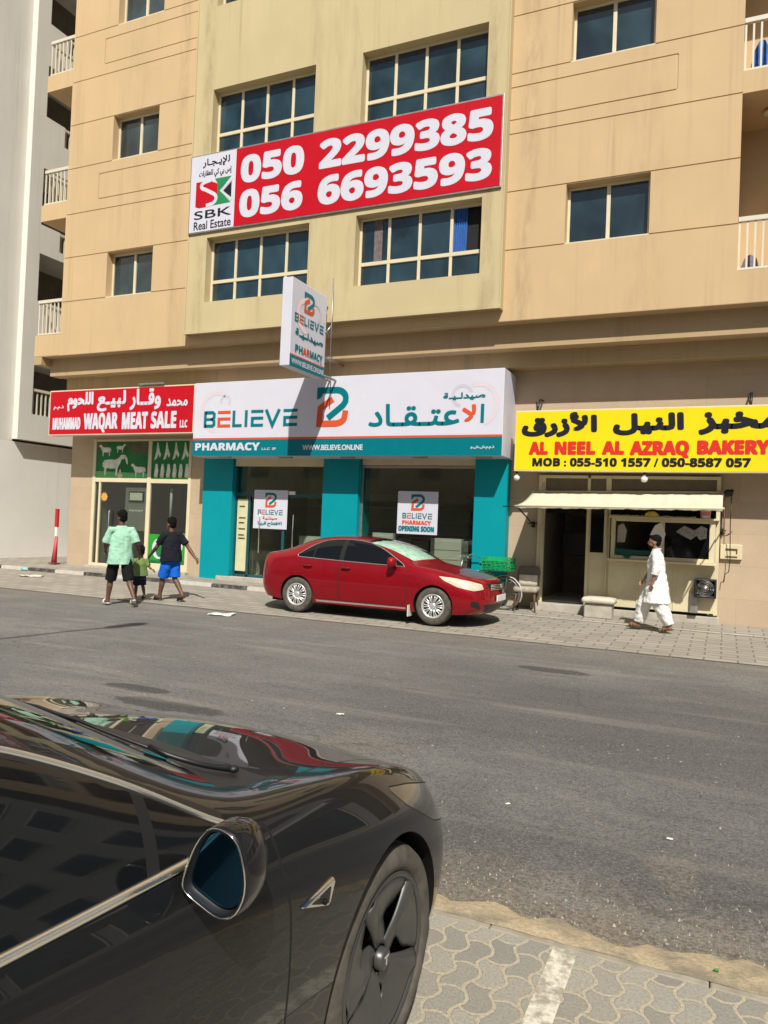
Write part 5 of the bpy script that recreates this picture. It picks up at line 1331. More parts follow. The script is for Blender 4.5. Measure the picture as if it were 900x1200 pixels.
# door outlines
d1 = rounded([(1.44, .945), (1.405, .75), (1.41, .36), (1.47, .262), (2.56, .262), (2.64, .40), (2.68, .955)], .03)
d2 = rounded([(2.69, .955), (2.65, .40), (2.57, .262), (3.22, .262), (3.50, .62), (3.58, .78), (3.56, .985)], .05)
for d in (d1, d2):
    K_.side(offset_poly(d, .0045), 4, (0,), .5); K_.side(offset_poly(d, -.004), 9, (4,), .5)
K_.arch(.84, .372, .338); K_.arch(3.715, .372, .338)
ftop = lambda c: c.z > .55
hood = lambda: None
hp = [(.20, -.46), (.30, -.60), (.50, -.665), (.84, -.70), (1.20, -.735), (1.36, -.745)]
hood_line = [(4.69 / 2 - a, b) for a, b in hp]
for sg in (1, -1):
    a = [(x, sg * (y - .004)) for x, y in hood_line]; b = [(x, sg * (y + .004)) for x, y in hood_line][::-1]
    carve(K_.bm, a + b, (0, 1), lambda c: c.z > .66, 4, (0,))
nl = [(.20, .46), (.165, .30), (.145, .15), (.14, 0), (.145, -.15), (.165, -.30), (.20, -.46)]
carve(K_.bm, [(4.69 / 2 - a + .004, b) for a, b in nl] + [(4.69 / 2 - a - .004, b) for a, b in nl[::-1]], (0, 1), lambda c: c.z > .62, 4, (0,))
cowl = [(1.215, .70), (1.17, .35), (1.155, 0), (1.17, -.35), (1.215, -.70), (1.46, -.72), (1.36, -.36), (1.31, 0), (1.36, .36), (1.46, .72)]
carve(K_.bm, [(4.69 / 2 - a, b) for a, b in cowl], (0, 1), lambda c: c.z > .85, 7, (0, 3))
hl = rounded([(.20, .615), (.27, .575), (.46, .635), (.70, .765), (.80, .842), (.62, .80), (.40, .735), (.25, .68)], .03)
K_.side(offset_poly(hl, .004), 4, (0,), .42); K_.side(hl, 5, (4,), .42)
carve(K_.bm, rounded([(-.55, .24), (.55, .24), (.62, .34), (-.62, .34)], .03), (1, 2), lambda c: c.x > 2.0, 7, (0,))
K_.side(rounded([(4.32, .87), (4.62, .84), (4.66, .93), (4.40, .95)], .02), 6, (0,), .3)
K_.arches()
K_.part(0, 'body', M['black_paint'], tc)
K_.part(1, 'window', M['car_glass'], tc, True)
K_.part(2, 'window_seal', M['dark_plastic'], tc, True)
M['roof_glass'] = plain('black_roof_glass', (0.005, 0.0055, 0.006), 0.02, 0, .1, ior=1.5)
K_.part(3, 'glass_roof', M['roof_glass'], tc)
K_.part(4, 'panel_gap', M['black'], tc)
K_.part(7, 'black_trim', M['dark_plastic'], tc, True)
doors = K_.part(9, 'door', M['black_paint'], tc, True)
M['lamp'] = plain('headlamp_lens', (0.05, 0.05, 0.05), 0.05, 0.5, .5, 20, coat=1.0)
K_.part(5, 'headlight', M['lamp'], tc, True); K_.part(6, 'tail_light', plain('tail_lens', (.22, .004, .006), .1), tc, True)
K_.bm.free()
for q3, r_ in trims: MB().tube(q3, r_, 10).build('window_trim', M['satin'], tc, local=True)
m = MB(); m.box(-2.0, 2.0, -.70, .70, .17, .60); m.build('underbody', M['black'], tc, local=True)
for sx_ in (.84, 3.715):
    for sg in (1, -1): wheel(tc, 4.69 / 2 - sx_, sg * .795, sg, .336, .225, .250, 'aero')
# door mirrors
def mirror(car, x, y, z, sg, sc, paint, glassmat, name='mirror', rim=None, deep=1.0, wide=1.0):
    root = empty(name, (x, y, z)); root.parent = car
    prof = [(-.016, -.045), (-.004, -.066), (.095, -.104), (.140, -.092), (.168, -.045), (.166, .010), (.140, .070), (.095, .088), (.052, .082), (.018, .040)]
    prof = rounded(prof, .03, 3); cx, cz = .075, -.005
    def ring(f, dx, dy=0, dz=0): return [(dx + (.10 * (a - cx) if rim is not None else 0), sg * sc * wide * ((a - cx) * f + cx + dy), sc * ((b - cz) * f + cz + dz)) for a, b in prof]
    m = MB(); m.rings([ring(.93, -.003), ring(1.0, -.004), ring(1.04, .010), ring(1.05, .035 * deep), ring(1.0, .07 * deep, -.006), ring(.86, .100 * deep, -.014), ring(.60, .118 * deep, -.024), ring(.25, .125 * deep, -.03)])
    # open the rear: drop the cap on the glass side
    m.bm.faces.ensure_lookup_table(); cap = [f for f in m.bm.faces if len(f.verts) > 8 and f.calc_center_median().x < 0]
    bmesh.ops.delete(m.bm, geom=cap, context='FACES')
    m.build('mirror_shell', paint, root, local=True)
    m = MB(); m.rings([ring(.93, -.003), ring(.91, .022), ring(.0, .024)], cap=False); m.build('mirror_well', M['dark_plastic'], root, local=True)
    m = MB(); m.face(ring(.86, .012)); m.build('mirror_glass', glassmat, root, local=True)
    if rim is not None:
        m = MB(); q = ring(1.0, -.004); m.tube([Vector(p) for p in q + [q[0]]], .0022, 6, False); m.build('mirror_rim', rim, root, local=True)
    m = MB(); m.tube([(.05 * deep, sg * .0, -.05 * sc), (.055, -sg * .05, -.075 * sc), (.06, -sg * .12, -.085 * sc)], [.028, .024, .03], 10); m.build('mirror_arm', paint if rim is None else M['dark_plastic'], root, local=True)
    return root
M['mirror_glass'] = plain('blue_mirror_glass', (.06, .20, .36), .015, 1.0, .05)
for sg in (1, -1): mirror(tc, 4.69 / 2 - 1.745, sg * .900, .975, sg, .92, M['black_paint'], M['mirror_glass'], rim=M['chrome'], wide=.86)
# camera badge on the wing
for sg in (1, -1):
    b = empty('wing_badge', (4.69 / 2 - 1.285, sg * .921, .712)); b.parent = tc
    m = MB(); o = [(-.080, .012), (.062, .034), (.072, .026), (.050, -.024), (.038, -.030), (-.03, -.006)]; i_ = [(-.045, .008), (.042, .018), (.034, -.020), (-.01, -.006)]
    m.rings([[(a, -sg * .012, c) for a, c in o], [(a, sg * .004, c) for a, c in o], [(a * .9, sg * .010, c * .9) for a, c in o]]); m.build('badge_frame', M['chrome'], b, local=True, bevel=.002)
    m = MB(); m.rings([[(a, sg * .008, c) for a, c in i_], [(a, sg * .012, c) for a, c in i_]]); cg = m.build('camera_window', M['dark_plastic'], b, local=True)
    m = MB(); m.ball((.012, sg * .013, -.008), .008); m.build('lens', M['car_glass'], b, local=True)
# flush door handles
for d in doors:
    ys_ = [v.co.y for v in d.data.vertices]; xs_ = [v.co.x for v in d.data.vertices]; sg = 1 if ys_[0] > 0 else -1
    xh = min(xs_) + .16
    m = MB(); m.obox((xh, sg * .918, .845), (.115, 0, 0), (0, .006, 0), (0, 0, .016)); m.build('handle', M['satin'], d, local=True, bevel=.008)
# wipers lying along the bottom of the windscreen
for pts, nm in ((((1.27, -.62), (1.40, -.50), (1.50, -.10), (1.46, .28)), 'wiper'), (((1.20, .10), (1.33, .12), (1.42, .42), (1.46, .62)), 'wiper')):
    # heights follow the glass
    def zt(sx_, yy):
        best = min(((K_.surf(u / 20, v / 10) - Vector((4.69 / 2 - sx_, abs(yy), 0))) for u in range(90, 170) for v in range(55, 81)), key=lambda q: q.x ** 2 + q.y ** 2)
        return best.z
    P3 = [Vector((4.69 / 2 - a, b, zt(a, b) + .014)) for a, b in smoothpts(pts, 6)]
    m = MB(); m.tube(P3[:8], [.010 - .0005 * i for i in range(8)], 6); m.tube([p - Vector((0, 0, .006)) for p in P3[6:]], .005, 6); m.ball(P3[0], .016, (1, 1, .7)); m.build(nm, M['dark_plastic'], tc, local=True)

# ---- red saloon across the street
CAM = [
 [(.15,0,.22),(.04,0,.30),(0,0,.45),(.02,0,.60),(.05,0,.72),(.08,0,.775),(.13,0,.805),(.16,0,.82),(.19,0,.83)],
 [(.2,.46,.22),(.09,.47,.3),(.05,.47,.45),(.07,.46,.60),(.10,.46,.74),(.14,.42,.795),(.19,.34,.825),(.23,.18,.84),(.25,0,.845)],
 [(.38,.78,.22),(.26,.82,.31),(.23,.83,.47),(.27,.82,.63),(.34,.78,.785),(.36,.66,.845),(.38,.48,.865),(.39,.25,.88),(.40,0,.885)],
 [(.66,.86,.2),(.62,.895,.33),(.62,.90,.52),(.63,.885,.69),(.65,.825,.85),(.66,.69,.91),(.66,.48,.92),(.66,.25,.94),(.66,0,.95)],
 [(.98,.87,.2),(.98,.905,.34),(.98,.918,.58),(.98,.905,.77),(.96,.85,.92),(.95,.71,.975),(.93,.5,.985),(.90,.25,1.01),(.88,0,1.015)],
 [(1.35,.85,.2),(1.35,.895,.33),(1.35,.915,.6),(1.35,.895,.81),(1.30,.855,.955),(1.28,.76,1.01),(1.24,.56,1.025),(1.12,.28,1.05),(1.08,0,1.055)],
 [(1.65,.85,.2),(1.65,.89,.33),(1.65,.91,.6),(1.65,.89,.83),(1.52,.85,.965),(1.48,.80,1.015),(1.44,.69,1.06),(1.28,.36,1.08),(1.22,0,1.08)],
 [(2.05,.85,.2),(2.05,.89,.33),(2.05,.91,.6),(2.05,.89,.84),(2.0,.85,.98),(1.95,.785,1.135),(1.88,.665,1.29),(1.74,.36,1.335),(1.67,0,1.345)],
 [(2.45,.85,.2),(2.45,.89,.33),(2.45,.91,.6),(2.45,.89,.85),(2.45,.85,.985),(2.45,.765,1.21),(2.42,.605,1.42),(2.35,.35,1.455),(2.3,0,1.465)],
 [(2.95,.85,.2),(2.95,.89,.33),(2.95,.91,.6),(2.95,.89,.86),(2.95,.85,.995),(2.95,.765,1.23),(2.95,.60,1.44),(2.95,.34,1.485),(2.95,0,1.495)],
 [(3.5,.85,.2),(3.5,.89,.33),(3.5,.91,.61),(3.5,.89,.87),(3.5,.845,1.015),(3.5,.755,1.22),(3.52,.60,1.415),(3.5,.34,1.455),(3.5,0,1.465)],
 [(3.95,.85,.2),(3.95,.89,.33),(3.95,.912,.62),(3.95,.885,.88),(3.95,.835,1.035),(3.95,.75,1.13),(3.97,.60,1.235),(3.98,.33,1.265),(3.98,0,1.275)],
 [(4.3,.84,.24),(4.33,.875,.36),(4.35,.892,.62),(4.35,.87,.89),(4.35,.815,1.045),(4.35,.72,1.10),(4.35,.56,1.12),(4.35,.3,1.13),(4.35,0,1.135)],
 [(4.62,.74,.26),(4.70,.78,.38),(4.72,.80,.62),(4.70,.78,.87),(4.68,.73,1.03),(4.66,.63,1.08),(4.64,.47,1.10),(4.64,.24,1.11),(4.64,0,1.115)],
 [(4.74,0,.28),(4.81,0,.4),(4.825,0,.6),(4.79,0,.85),(4.74,0,1.0),(4.72,0,1.05),(4.71,0,1.075),(4.70,0,1.09),(4.69,0,1.10)]]
class RedCar(Car):
    def zone(s, u, v):
        if v > 6.05 and 6.0 < u < 8.0: return 3
        if v > 6.2 and 10.2 < u < 11.8: return 10
        return 0
LC = 4.825
rc = empty('parked_car', (-5.83, 12.80, 0.045), 'dusty red saloon parked along the kerb outside the pharmacy', 'car', None, R(-0.6)); rc.scale = (.967,) * 3
Q = RedCar(CAM, LC, 6, 6)
dt = smoothpts([(1.60, 1.015), (1.80, 1.13), (2.06, 1.265), (2.36, 1.365), (2.70, 1.405), (3.08, 1.40), (3.36, 1.345), (3.60, 1.225), (3.80, 1.085)], 3)
dl = dt + [(3.79, 1.055), (3.4, 1.040), (2.8, 1.022), (2.2, 1.005), (1.58, .990)]
Q.side(offset_poly(dl, .012), 2, (0, 3, 10), .3); Q.side(dl, 1, (2,), .3)
for pl_ in ([(2.80, .9), (2.90, .9), (2.88, 1.5), (2.80, 1.5)], [(3.46, .9), (3.49, .9), (3.42, 1.5), (3.39, 1.5)], [(1.78, .9), (1.81, .9), (1.81, 1.3), (1.78, 1.3)]): Q.side(pl_, 4, (1,), .3)
e1 = rounded([(1.50, .975), (1.49, .75), (1.52, .36), (1.58, .29), (2.80, .29), (2.85, .40), (2.86, .99)], .04)
e2 = rounded([(2.88, .99), (2.87, .40), (2.83, .29), (3.32, .29), (3.52, .60), (3.70, .78), (3.72, 1.03)], .05)
for d in (e1, e2): Q.side(offset_poly(d, .006), 4, (0,), .5); Q.side(offset_poly(d, -.004), 9, (4,), .5)
Q.side([(1.5, .235), (3.35, .225), (3.35, .262), (1.5, .262)], 2, (0,), .5)
Q.arch(.98, .365, .335); Q.arch(3.755, .365, .335)
hq = rounded([(.16, .66), (.28, .635), (.55, .69), (.80, .79), (.90, .86), (.62, .84), (.38, .80), (.20, .75)], .02)
Q.side(hq, 5, (0,), .44)
gr = rounded([(-.43, .675), (-.38, .635), (.38, .635), (.43, .675), (.45, .755), (-.45, .755)], .02)
carve(Q.bm, gr, (1, 2), lambda c: c.x > 2.1, 7, (0,))
carve(Q.bm, rounded([(-.50, .25), (.50, .25), (.60, .40), (-.60, .40)], .03), (1, 2), lambda c: c.x > 1.9, 7, (0,))
for sg in (1, -1): carve(Q.bm, [(sg * a, b) for a, b in rounded([(.64, .31), (.80, .36), (.80, .47), (.70, .44)], .02)][::sg], (1, 2), lambda c: c.x > 1.6, 7, (0,))
Q.side(rounded([(4.30, .90), (4.72, .84), (4.76, .99), (4.50, 1.03)], .02), 6, (0,), .35)
hp2 = [(.32, -.60), (.50, -.66), (.98, -.70), (1.40, -.755), (1.50, -.75)]
for sg in (1, -1):
    a = [(LC / 2 - x, sg * (y - .005)) for x, y in hp2]; b = [(LC / 2 - x, sg * (y + .005)) for x, y in hp2][::-1]
    carve(Q.bm, a + b, (0, 1), lambda c: c.z > .7, 4, (0,))
Q.arches()
Q.part(0, 'body', M['red_paint'], rc); Q.part(1, 'window', M['car_glass'], rc, True); Q.part(2, 'trim', M['satin'], rc, True, .005)
wsc = Q.part(3, 'windshield', M['clear_glass'], rc)
Q.part(10, 'rear_window', M['car_glass'], rc); Q.part(4, 'panel_gap', M['black'], rc); Q.part(7, 'black_trim', M['dark_plastic'], rc, True)
M['lamp2'] = plain('hazy_headlamp', (0.62, 0.55, 0.40), 0.2, 0.1, .2, 12, coat=1.0)
Q.part(5, 'headlight', M['lamp2'], rc, True); Q.part(6, 'tail_light', plain('red_tail_lens', (.25, .004, .008), .12), rc, True)
rd_ = Q.part(9, 'door', M['red_paint'], rc, True)
# foil sunshade behind the windscreen, dark cabin under it
tm = bmesh.new(); tm.from_mesh(wsc[0].data)
bmesh.ops.recalc_face_normals(tm, faces=tm.faces[:]); tm.normal_update(); rs_ = random.Random(4)
if sum(f.normal.z for f in tm.faces) < 0: bmesh.ops.reverse_faces(tm, faces=tm.faces[:]); tm.normal_update()
nv = {v: v.normal.copy() for v in tm.verts}
for v in tm.verts: v.co -= nv[v] * (.03 + rs_.uniform(0, .016))
for v in tm.verts: v.co.y *= .93
me = bpy.data.meshes.new('sunshade'); tm.to_mesh(me); tm.free()
k = NT('foil_sunshade'); vv = k.pos(); nn = k.noise(vv, 11, 4, .6); k.base(k.mix(k.ramp(nn, .4, .65), (.62, .70, .62), (.26, .58, .43))); k.p.inputs['Metallic'].default_value = .1; k.rough(.4); k.bump(k.noise(vv, 16, 3), .6, .02)
me.materials.clear(); me.materials.append(k.m)
ssd = bpy.data.objects.new('sunshade', me); COL.objects.link(ssd); ssd.location = rc.location; ssd.rotation_euler = rc.rotation_euler; ssd.scale = rc.scale
tag(ssd, 'greenish foil sunshade crumpled behind the red car windscreen', 'sunshade')
Q.bm.free()
m = MB(); m.box(-2.0, 2.0, -.70, .70, .17, .60); m.build('underbody', M['black'], rc, local=True)
m = MB(); m.box(.0, 1.0, -.70, .70, .6, .98); m.build('dashboard', M['dark_plastic'], rc, local=True)
for sx_ in (.98, 3.755):
    for sg in (1, -1): wheel(rc, LC / 2 - sx_, sg * .785, sg, .328, .215, .212, 'hub')
for sg in (1, -1): mirror(rc, LC / 2 - 1.80, sg * .91, 1.06, sg, .95, M['red_paint'], M['chrome'])
for d in rd_:
    sg = 1 if d.data.vertices[0].co.y > 0 else -1; xh = min(v.co.x for v in d.data.vertices) + .14
    if xh < -.6: xh += .04
    m = MB(); m.tube([(xh - .09, sg * .895, .885), (xh - .06, sg * .925, .892), (xh + .06, sg * .925, .892), (xh + .09, sg * .895, .885)], .012, 6); m.build('handle', M['red_paint'], d, local=True)
    m = MB(); m.obox((xh, sg * .897, .885), (.07, 0, 0), (0, .004, 0), (0, 0, .022)); m.build('handle_recess', M['dark_plastic'], d, local=True, bevel=.01)
m = MB()
for i in range(4): m.tube([(2.385 - .06 * (abs(y_) / .4) ** 2, y_, .65 + .028 * i) for y_ in (-.40, -.2, 0, .2, .40)], .007, 5)
m.ball((2.40, 0, .71), .05, (.3, 1.2, .8)); m.build('grille_bar', M['satin'], rc, local=True)
MB().box(2.395, 2.412, -.26, .26, .44, .55).build('number_plate', M['offwhite'], rc, local=True, bevel=.004)
for sg in (1, -1):
    m = MB(); m.obox((LC / 2 - 1.42, sg * .86, .22), (.006, 0, 0), (0, .10, 0), (0, 0, .10)); m.build('mud_flap', M['offwhite'], rc, local=True)

# ------------------------------------------------------------------ people
def remeshed(mb, name, mat, parent, vox=.009, smooth=4, wrinkle=0.0, wscale=.06):
    bmesh.ops.recalc_face_normals(mb.bm, faces=mb.bm.faces[:])
    me = bpy.data.meshes.new('raw'); mb.bm.to_mesh(me); mb.bm.free()
    o = bpy.data.objects.new('raw', me); COL.objects.link(o)
    r = o.modifiers.new('r', 'REMESH'); r.mode = 'VOXEL'; r.voxel_size = vox
    q = o.modifiers.new('s', 'SMOOTH'); q.factor = .5; q.iterations = smooth
    if wrinkle:
        tx = bpy.data.textures.new('folds', 'CLOUDS'); tx.noise_scale = wscale; tx.noise_depth = 2
        d = o.modifiers.new('d', 'DISPLACE'); d.texture = tx; d.strength = wrinkle; d.mid_level = .5
    bpy.context.view_layer.update()
    m2 = bpy.data.meshes.new_from_object(o.evaluated_get(bpy.context.evaluated_depsgraph_get()))
    bpy.data.objects.remove(o); m2.name = name
    for p in m2.polygons: p.use_smooth = True
    m2.materials.clear(); m2.materials.append(mat)
    n = bpy.data.objects.new(name, m2); COL.objects.link(n); n.parent = parent
    return n
def V(*a): return Vector(a)
def person(loc, rz, J, skin, hair, label, clothes, build=1.0, beard=False, face_yaw=0.0, shoe=None, strap=True, k=1.0):
    """J: joints in the figure's frame (x forward, y left, z up), metres; k: limb thickness."""
    root = empty('person', loc, label, 'person', None, rz)
    J = {a: Vector(b) for a, b in J.items()}
    m = MB(); pel, ch, nk, hd = J['pelvis'], J['chest'], J['neck'], J['head']
    m.tube([pel + V(0, 0, -.08 * k), pel, (pel + ch) / 2, ch, ch + V(0, 0, .10 * k), nk - V(0, 0, .02)], [.10 * k, .108 * k, .098 * k, .115 * k, .09 * k, .05 * k], 16, True, 1.45)
    m.tube([nk - V(0, 0, .06 * k), nk + V(0, 0, .03), hd - V(0, 0, .03)], [.056 * k, .050 * k, .052 * k], 12)
    # head: skull, jaw, nose, ears
    h = J.get('hs', V(1, 0, 0)).x; fy = face_yaw; Rm = Matrix.Rotation(fy, 3, 'Z')
    def hp(x, y, z): return hd + Rm @ V(x * h, y * h, z * h)
    m.ball(hp(-.008, 0, .028), .094 * h, (1.05, .84, 1.02)); m.ball(hp(.030, 0, -.045), .068 * h, (.95, .80, 1.05)); m.tube([hp(.085, 0, .02), hp(.104, 0, -.018), hp(.088, 0, -.030)], [.011 * h, .015 * h, .012 * h], 8)
    m.ball(hp(.075, 0, -.068), .02 * h, (.8, 1.3, .6)); m.ball(hp(.070, 0, -.098), .026 * h, (.9, 1.1, .8))
    for sg in (1, -1): m.ball(hp(.0, sg * .078, -.012), .026 * h, (.75, .35, 1.2)); m.ball(hp(.078, sg * .032, .02), .016 * h, (.7, 1.2, .6))
    for sd, sg in (('L', 1), ('R', -1)):
        sh, el, wr = J['sh' + sd], J['el' + sd], J['wr' + sd]
        m.tube([ch + V(0, sg * .05, .10 * k), sh, sh.lerp(el, .25), sh.lerp(el, .7), el, el.lerp(wr, .3), el.lerp(wr, .75), wr], [x * k for x in (.055, .056, .050, .042, .038, .040, .031, .025)], 12)
        d = (wr - el).normalized(); sv = d.cross(V(0, sg, 0)); sv = (sv if sv.length > .1 else d.cross(V(1, 0, 0))).normalized()   # across the palm
        pal = wr + d * .05 * k; n_ = d.cross(sv).normalized()
        m.tube([wr, wr + d * .03 * k, wr + d * .085 * k], [x * k for x in (.024, .032, .034)], 10, True, .5)
        for i, ln in enumerate((.070, .080, .074, .058)):
            b0 = wr + d * .08 * k + sv * (.027 - .018 * i) * k; cdir = (n_ if n_.y * sg < 0 else -n_)
            m.tube([b0, b0 + (d * .5 + cdir * .12) * ln * k, b0 + (d * .82 + cdir * .42) * ln * k, b0 + (d * .95 + cdir * .72) * ln * k], [.0105 * k, .0100 * k, .0092 * k, .008 * k], 7)
        t0 = wr + d * .030 * k + sv * .026 * k; m.tube([t0, t0 + (sv * .6 + d * .5) * .035 * k, t0 + (sv * .55 + d * 1.0) * .058 * k], [.013 * k, .011 * k, .009 * k], 7)
        hp_, kn, an, to = J['hip' + sd], J['kn' + sd], J['an' + sd], J['to' + sd]
        m.tube([hp_ + V(0, 0, .06), hp_, hp_.lerp(kn, .4), hp_.lerp(kn, .85), kn, kn.lerp(an, .3) - V(.012 * k, 0, 0), kn.lerp(an, .7), an], [x * k for x in (.075, .088, .078, .058, .053, .056, .042, .036)], 14)
        fd = (to - an); heel = an - V(fd.x, fd.y, 0).normalized() * .035 * k - V(0, 0, .02 * k)
        m.tube([heel, an.lerp(to, .3) - V(0, 0, .0), an.lerp(to, .75) - V(0, 0, .005), to], [x * k for x in (.036, .042, .038, .026)], 12)
    body = remeshed(m, 'body', skin, root, .0085 if k > .8 else .007, 3)
    # eyes and hair
    m = MB()
    for sg in (1, -1): m.ball(hp(.086, sg * .031, .008), .010 * h, (.5, 1.2, .75), 8)
    m.build('eyes', M['ink'], body, local=True)
    m = MB(); rs = random.Random(hash(label) & 255)
    m.ball(hp(-.022, 0, .055), .098 * h, (1.04, .88, .92)); m.ball(hp(-.055, 0, .0), .072 * h, (.75, 1.05, 1.0))
    if hair[1]:
        for i in range(46):
            a, b = rs.uniform(0, 6.28), rs.uniform(.1, 1.3); q = hp(-.02 + .085 * math.cos(a) * math.sin(b), .078 * math.sin(a) * math.sin(b), .06 + .085 * math.cos(b)); m.ball(q, .026 * h * rs.uniform(.7, 1.2), seg=8)
    ho = remeshed(m, 'hair', hair[0], body, .008, 2, .008, .02)
    if beard:
        m = MB(); m.ball(hp(.048, 0, -.075), .058 * h, (.95, .98, .9)); m.ball(hp(.096, 0, -.047), .018 * h, (.6, 2.0, .5)); remeshed(m, 'beard', hair[0], body, .007, 2)
    clothes(root, J, k)
    if shoe:
        for sd in 'LR':
            an, to = J['an' + sd], J['to' + sd]; f = (to - an); ax = V(f.x, f.y, 0).normalized(); el_ = f.z
            c0 = an - ax * .06 * k - V(0, 0, .045 * k); c1 = to + ax * .035 * k - V(0, 0, .028 * k)
            sdv = V(-ax.y, ax.x, 0)
            def ring(t, w, dz): p = c0.lerp(c1, t); return [p + sdv * w * k * math.cos(a) + V(0, 0, dz + .011 * math.sin(a)) for a in [2 * math.pi * i / 12 for i in range(12)]]
            s_ = MB(); s_.rings([ring(0, .022, 0), ring(.06, .034, 0), ring(.3, .036, 0), ring(.65, .048, 0), ring(.9, .042, 0), ring(1, .02, 0)])
            if strap:
                for t in (.55, .72):
                    p = c0.lerp(c1, t); s_.tube([p + sdv * .047 * k, p + sdv * .03 * k + V(0, 0, .062 * k), p + V(0, 0, .078 * k), p - sdv * .03 * k + V(0, 0, .062 * k), p - sdv * .047 * k], .011 * k, 6)
            s_.build('sandal', shoe, root, local=True, smooth=True)
    return root
def tee(mat, hem, sleeve, loose=1.0):
    def f(root, J, k):
        m = MB(); pel, ch, nk = J['pelvis'], J['chest'], J['neck']
        b = V(pel.x, pel.y, hem)
        m.tube([b, b.lerp(ch, .25), b.lerp(ch, .6), ch, ch + V(0, 0, .09 * k), nk - V(0, 0, .025 * k), nk - V(0, 0, .005)], [x * k * loose for x in (.160, .154, .140, .130, .100, .070, .056)], 18, True, 1.42)
        for sd, sg in (('L', 1), ('R', -1)):
            sh, el = J['sh' + sd], J['el' + sd]; m.tube([ch + V(0, sg * .04, .09 * k), sh - V(0, sg * .004, .002), sh.lerp(el, .5), sh.lerp(el, sleeve)], [x * k * loose for x in (.068, .070, .069, .069)], 14)
        remeshed(m, 'shirt', mat, root, .009, 4, .030 * k, .11)
    return f
def shorts(mat, z_end, loose=1.0):
    def f(root, J, k):
        m = MB(); pel = J['pelvis']; m.tube([pel + V(0, 0, .10 * k), pel, pel - V(0, 0, .09 * k)], [.112 * k, .120 * k, .115 * k], 16, True, 1.42)
        for sd in 'LR':
            h_, kn = J['hip' + sd], J['kn' + sd]; e = h_.lerp(kn, (h_.z - z_end) / (h_.z - kn.z)); m.tube([h_ + V(0, 0, .05 * k), h_.lerp(e, .4), e], [.098 * k, .102 * k * loose, .098 * k * loose], 14)
        remeshed(m, 'shorts', mat, root, .009, 3, .022 * k, .09)
    return f
def both(*fs):
    def f(root, J, k):
        for q in fs: q(root, J, k)
    return f
M['skin_brown'] = skinmat('brown_skin', (.12, .058, .034)); M['skin_tan'] = skinmat('tan_skin', (.26, .135, .08))
M['hair'] = plain('black_hair', (.005, .0045, .004), .9, 0, .3, 30); M['hair'].node_tree.nodes['Principled BSDF'].inputs['Specular IOR Level'].default_value = .15
def cloth(n, c):
    m = plain(n, c, .92, 0, .10, 7, .25, 260); m.node_tree.nodes['Principled BSDF'].inputs['Specular IOR Level'].default_value = .12
    return m

MAN = dict(pelvis=(0, 0, .88), chest=(.03, 0, 1.21), neck=(.035, 0, 1.41), head=(.065, 0, 1.535), shL=(.02, .175, 1.335), elL=(.00, .235, 1.08), wrL=(.05, .245, .87), shR=(.03, -.175, 1.335), elR=(.09, -.225, 1.08), wrR=(.22, -.21, .90),
           hipL=(-.02, .085, .82), knL=(-.07, .085, .46), anL=(-.24, .085, .115), toL=(-.09, .085, .045), hipR=(.02, -.085, .82), knR=(.20, -.085, .47), anR=(.30, -.085, .105), toR=(.46, -.085, .075))
def kurta(root, J, k):
    m = MB(); ch, nk = J['chest'], J['neck']
    m.tube([(.00, 0, .50), (.00, 0, .62), (.0, 0, .82), (.015, 0, 1.0), tuple(ch), tuple(ch + V(0, 0, .09)), tuple(nk - V(0, 0, .03)), tuple(nk + V(0, 0, .015))], [.235, .215, .178, .150, .142, .112, .076, .062], 20, True, 1.10)
    for sd, sg in (('L', 1), ('R', -1)):
        sh, el, wr = J['sh' + sd], J['el' + sd], J['wr' + sd]; m.tube([ch + V(0, sg * .05, .09), sh, sh.lerp(el, .5), el, el.lerp(wr, .45)], [.074, .074, .068, .066, .066], 14)
    remeshed(m, 'kurta', cloth('white_cotton', (.74, .73, .71)), root, .009, 3, .042, .12)
    m = MB()
    for sd in 'LR':
        h_, kn, an = J['hip' + sd], J['kn' + sd], J['an' + sd]; m.tube([h_ + V(0, 0, -.05), h_.lerp(kn, .5), kn, kn.lerp(an, .5), an + (kn - an) * .08], [.12, .128, .125, .112, .086], 14)
    remeshed(m, 'trousers', cloth('white_trouser_cotton', (.72, .71, .69)), root, .009, 3, .038, .10)
    m = MB(); m.tube([nk + V(-.02, 0, .012) + V(.058 * math.cos(t * .3142), .056 * math.sin(t * .3142), -.008 * math.cos(t * .3142)) for t in range(21)], .011, 6); m.build('collar', cloth('white_collar', (.74, .73, .71)), root, local=True, smooth=True)
person((-1.04, 13.80, .055), R(180), MAN, M['skin_tan'], (M['hair'], False), 'man in white kurta and loose trousers walking past the bakery', kurta, beard=True, shoe=M['wood'])

BOYL = dict(pelvis=(0, 0, .93), chest=(.01, 0, 1.30), neck=(.015, 0, 1.49), head=(.03, 0, 1.625), shL=(.0, .195, 1.41), elL=(.06, .26, 1.14), wrL=(.24, .22, 1.02), shR=(0, -.195, 1.41), elR=(-.06, -.275, 1.16), wrR=(.08, -.36, .98),
            hipL=(.03, .095, .87), knL=(.14, .13, .48), anL=(.17, .16, .085), toL=(.33, .18, .045), hipR=(-.02, -.095, .87), knR=(-.09, -.14, .50), anR=(-.36, -.19, .19), toR=(-.26, -.195, .065))
person((-10.20, 10.70, .0), R(146), BOYL, M['skin_brown'], (M['hair'], True), 'tall youth in a pale mint shirt and black shorts walking away', both(shorts(cloth('black_shorts', (.012, .012, .014)), .47, 1.04), tee(cloth('mint_cotton', (.33, .58, .43)), .77, .92, 1.05)), face_yaw=.35, shoe=M['offwhite'])
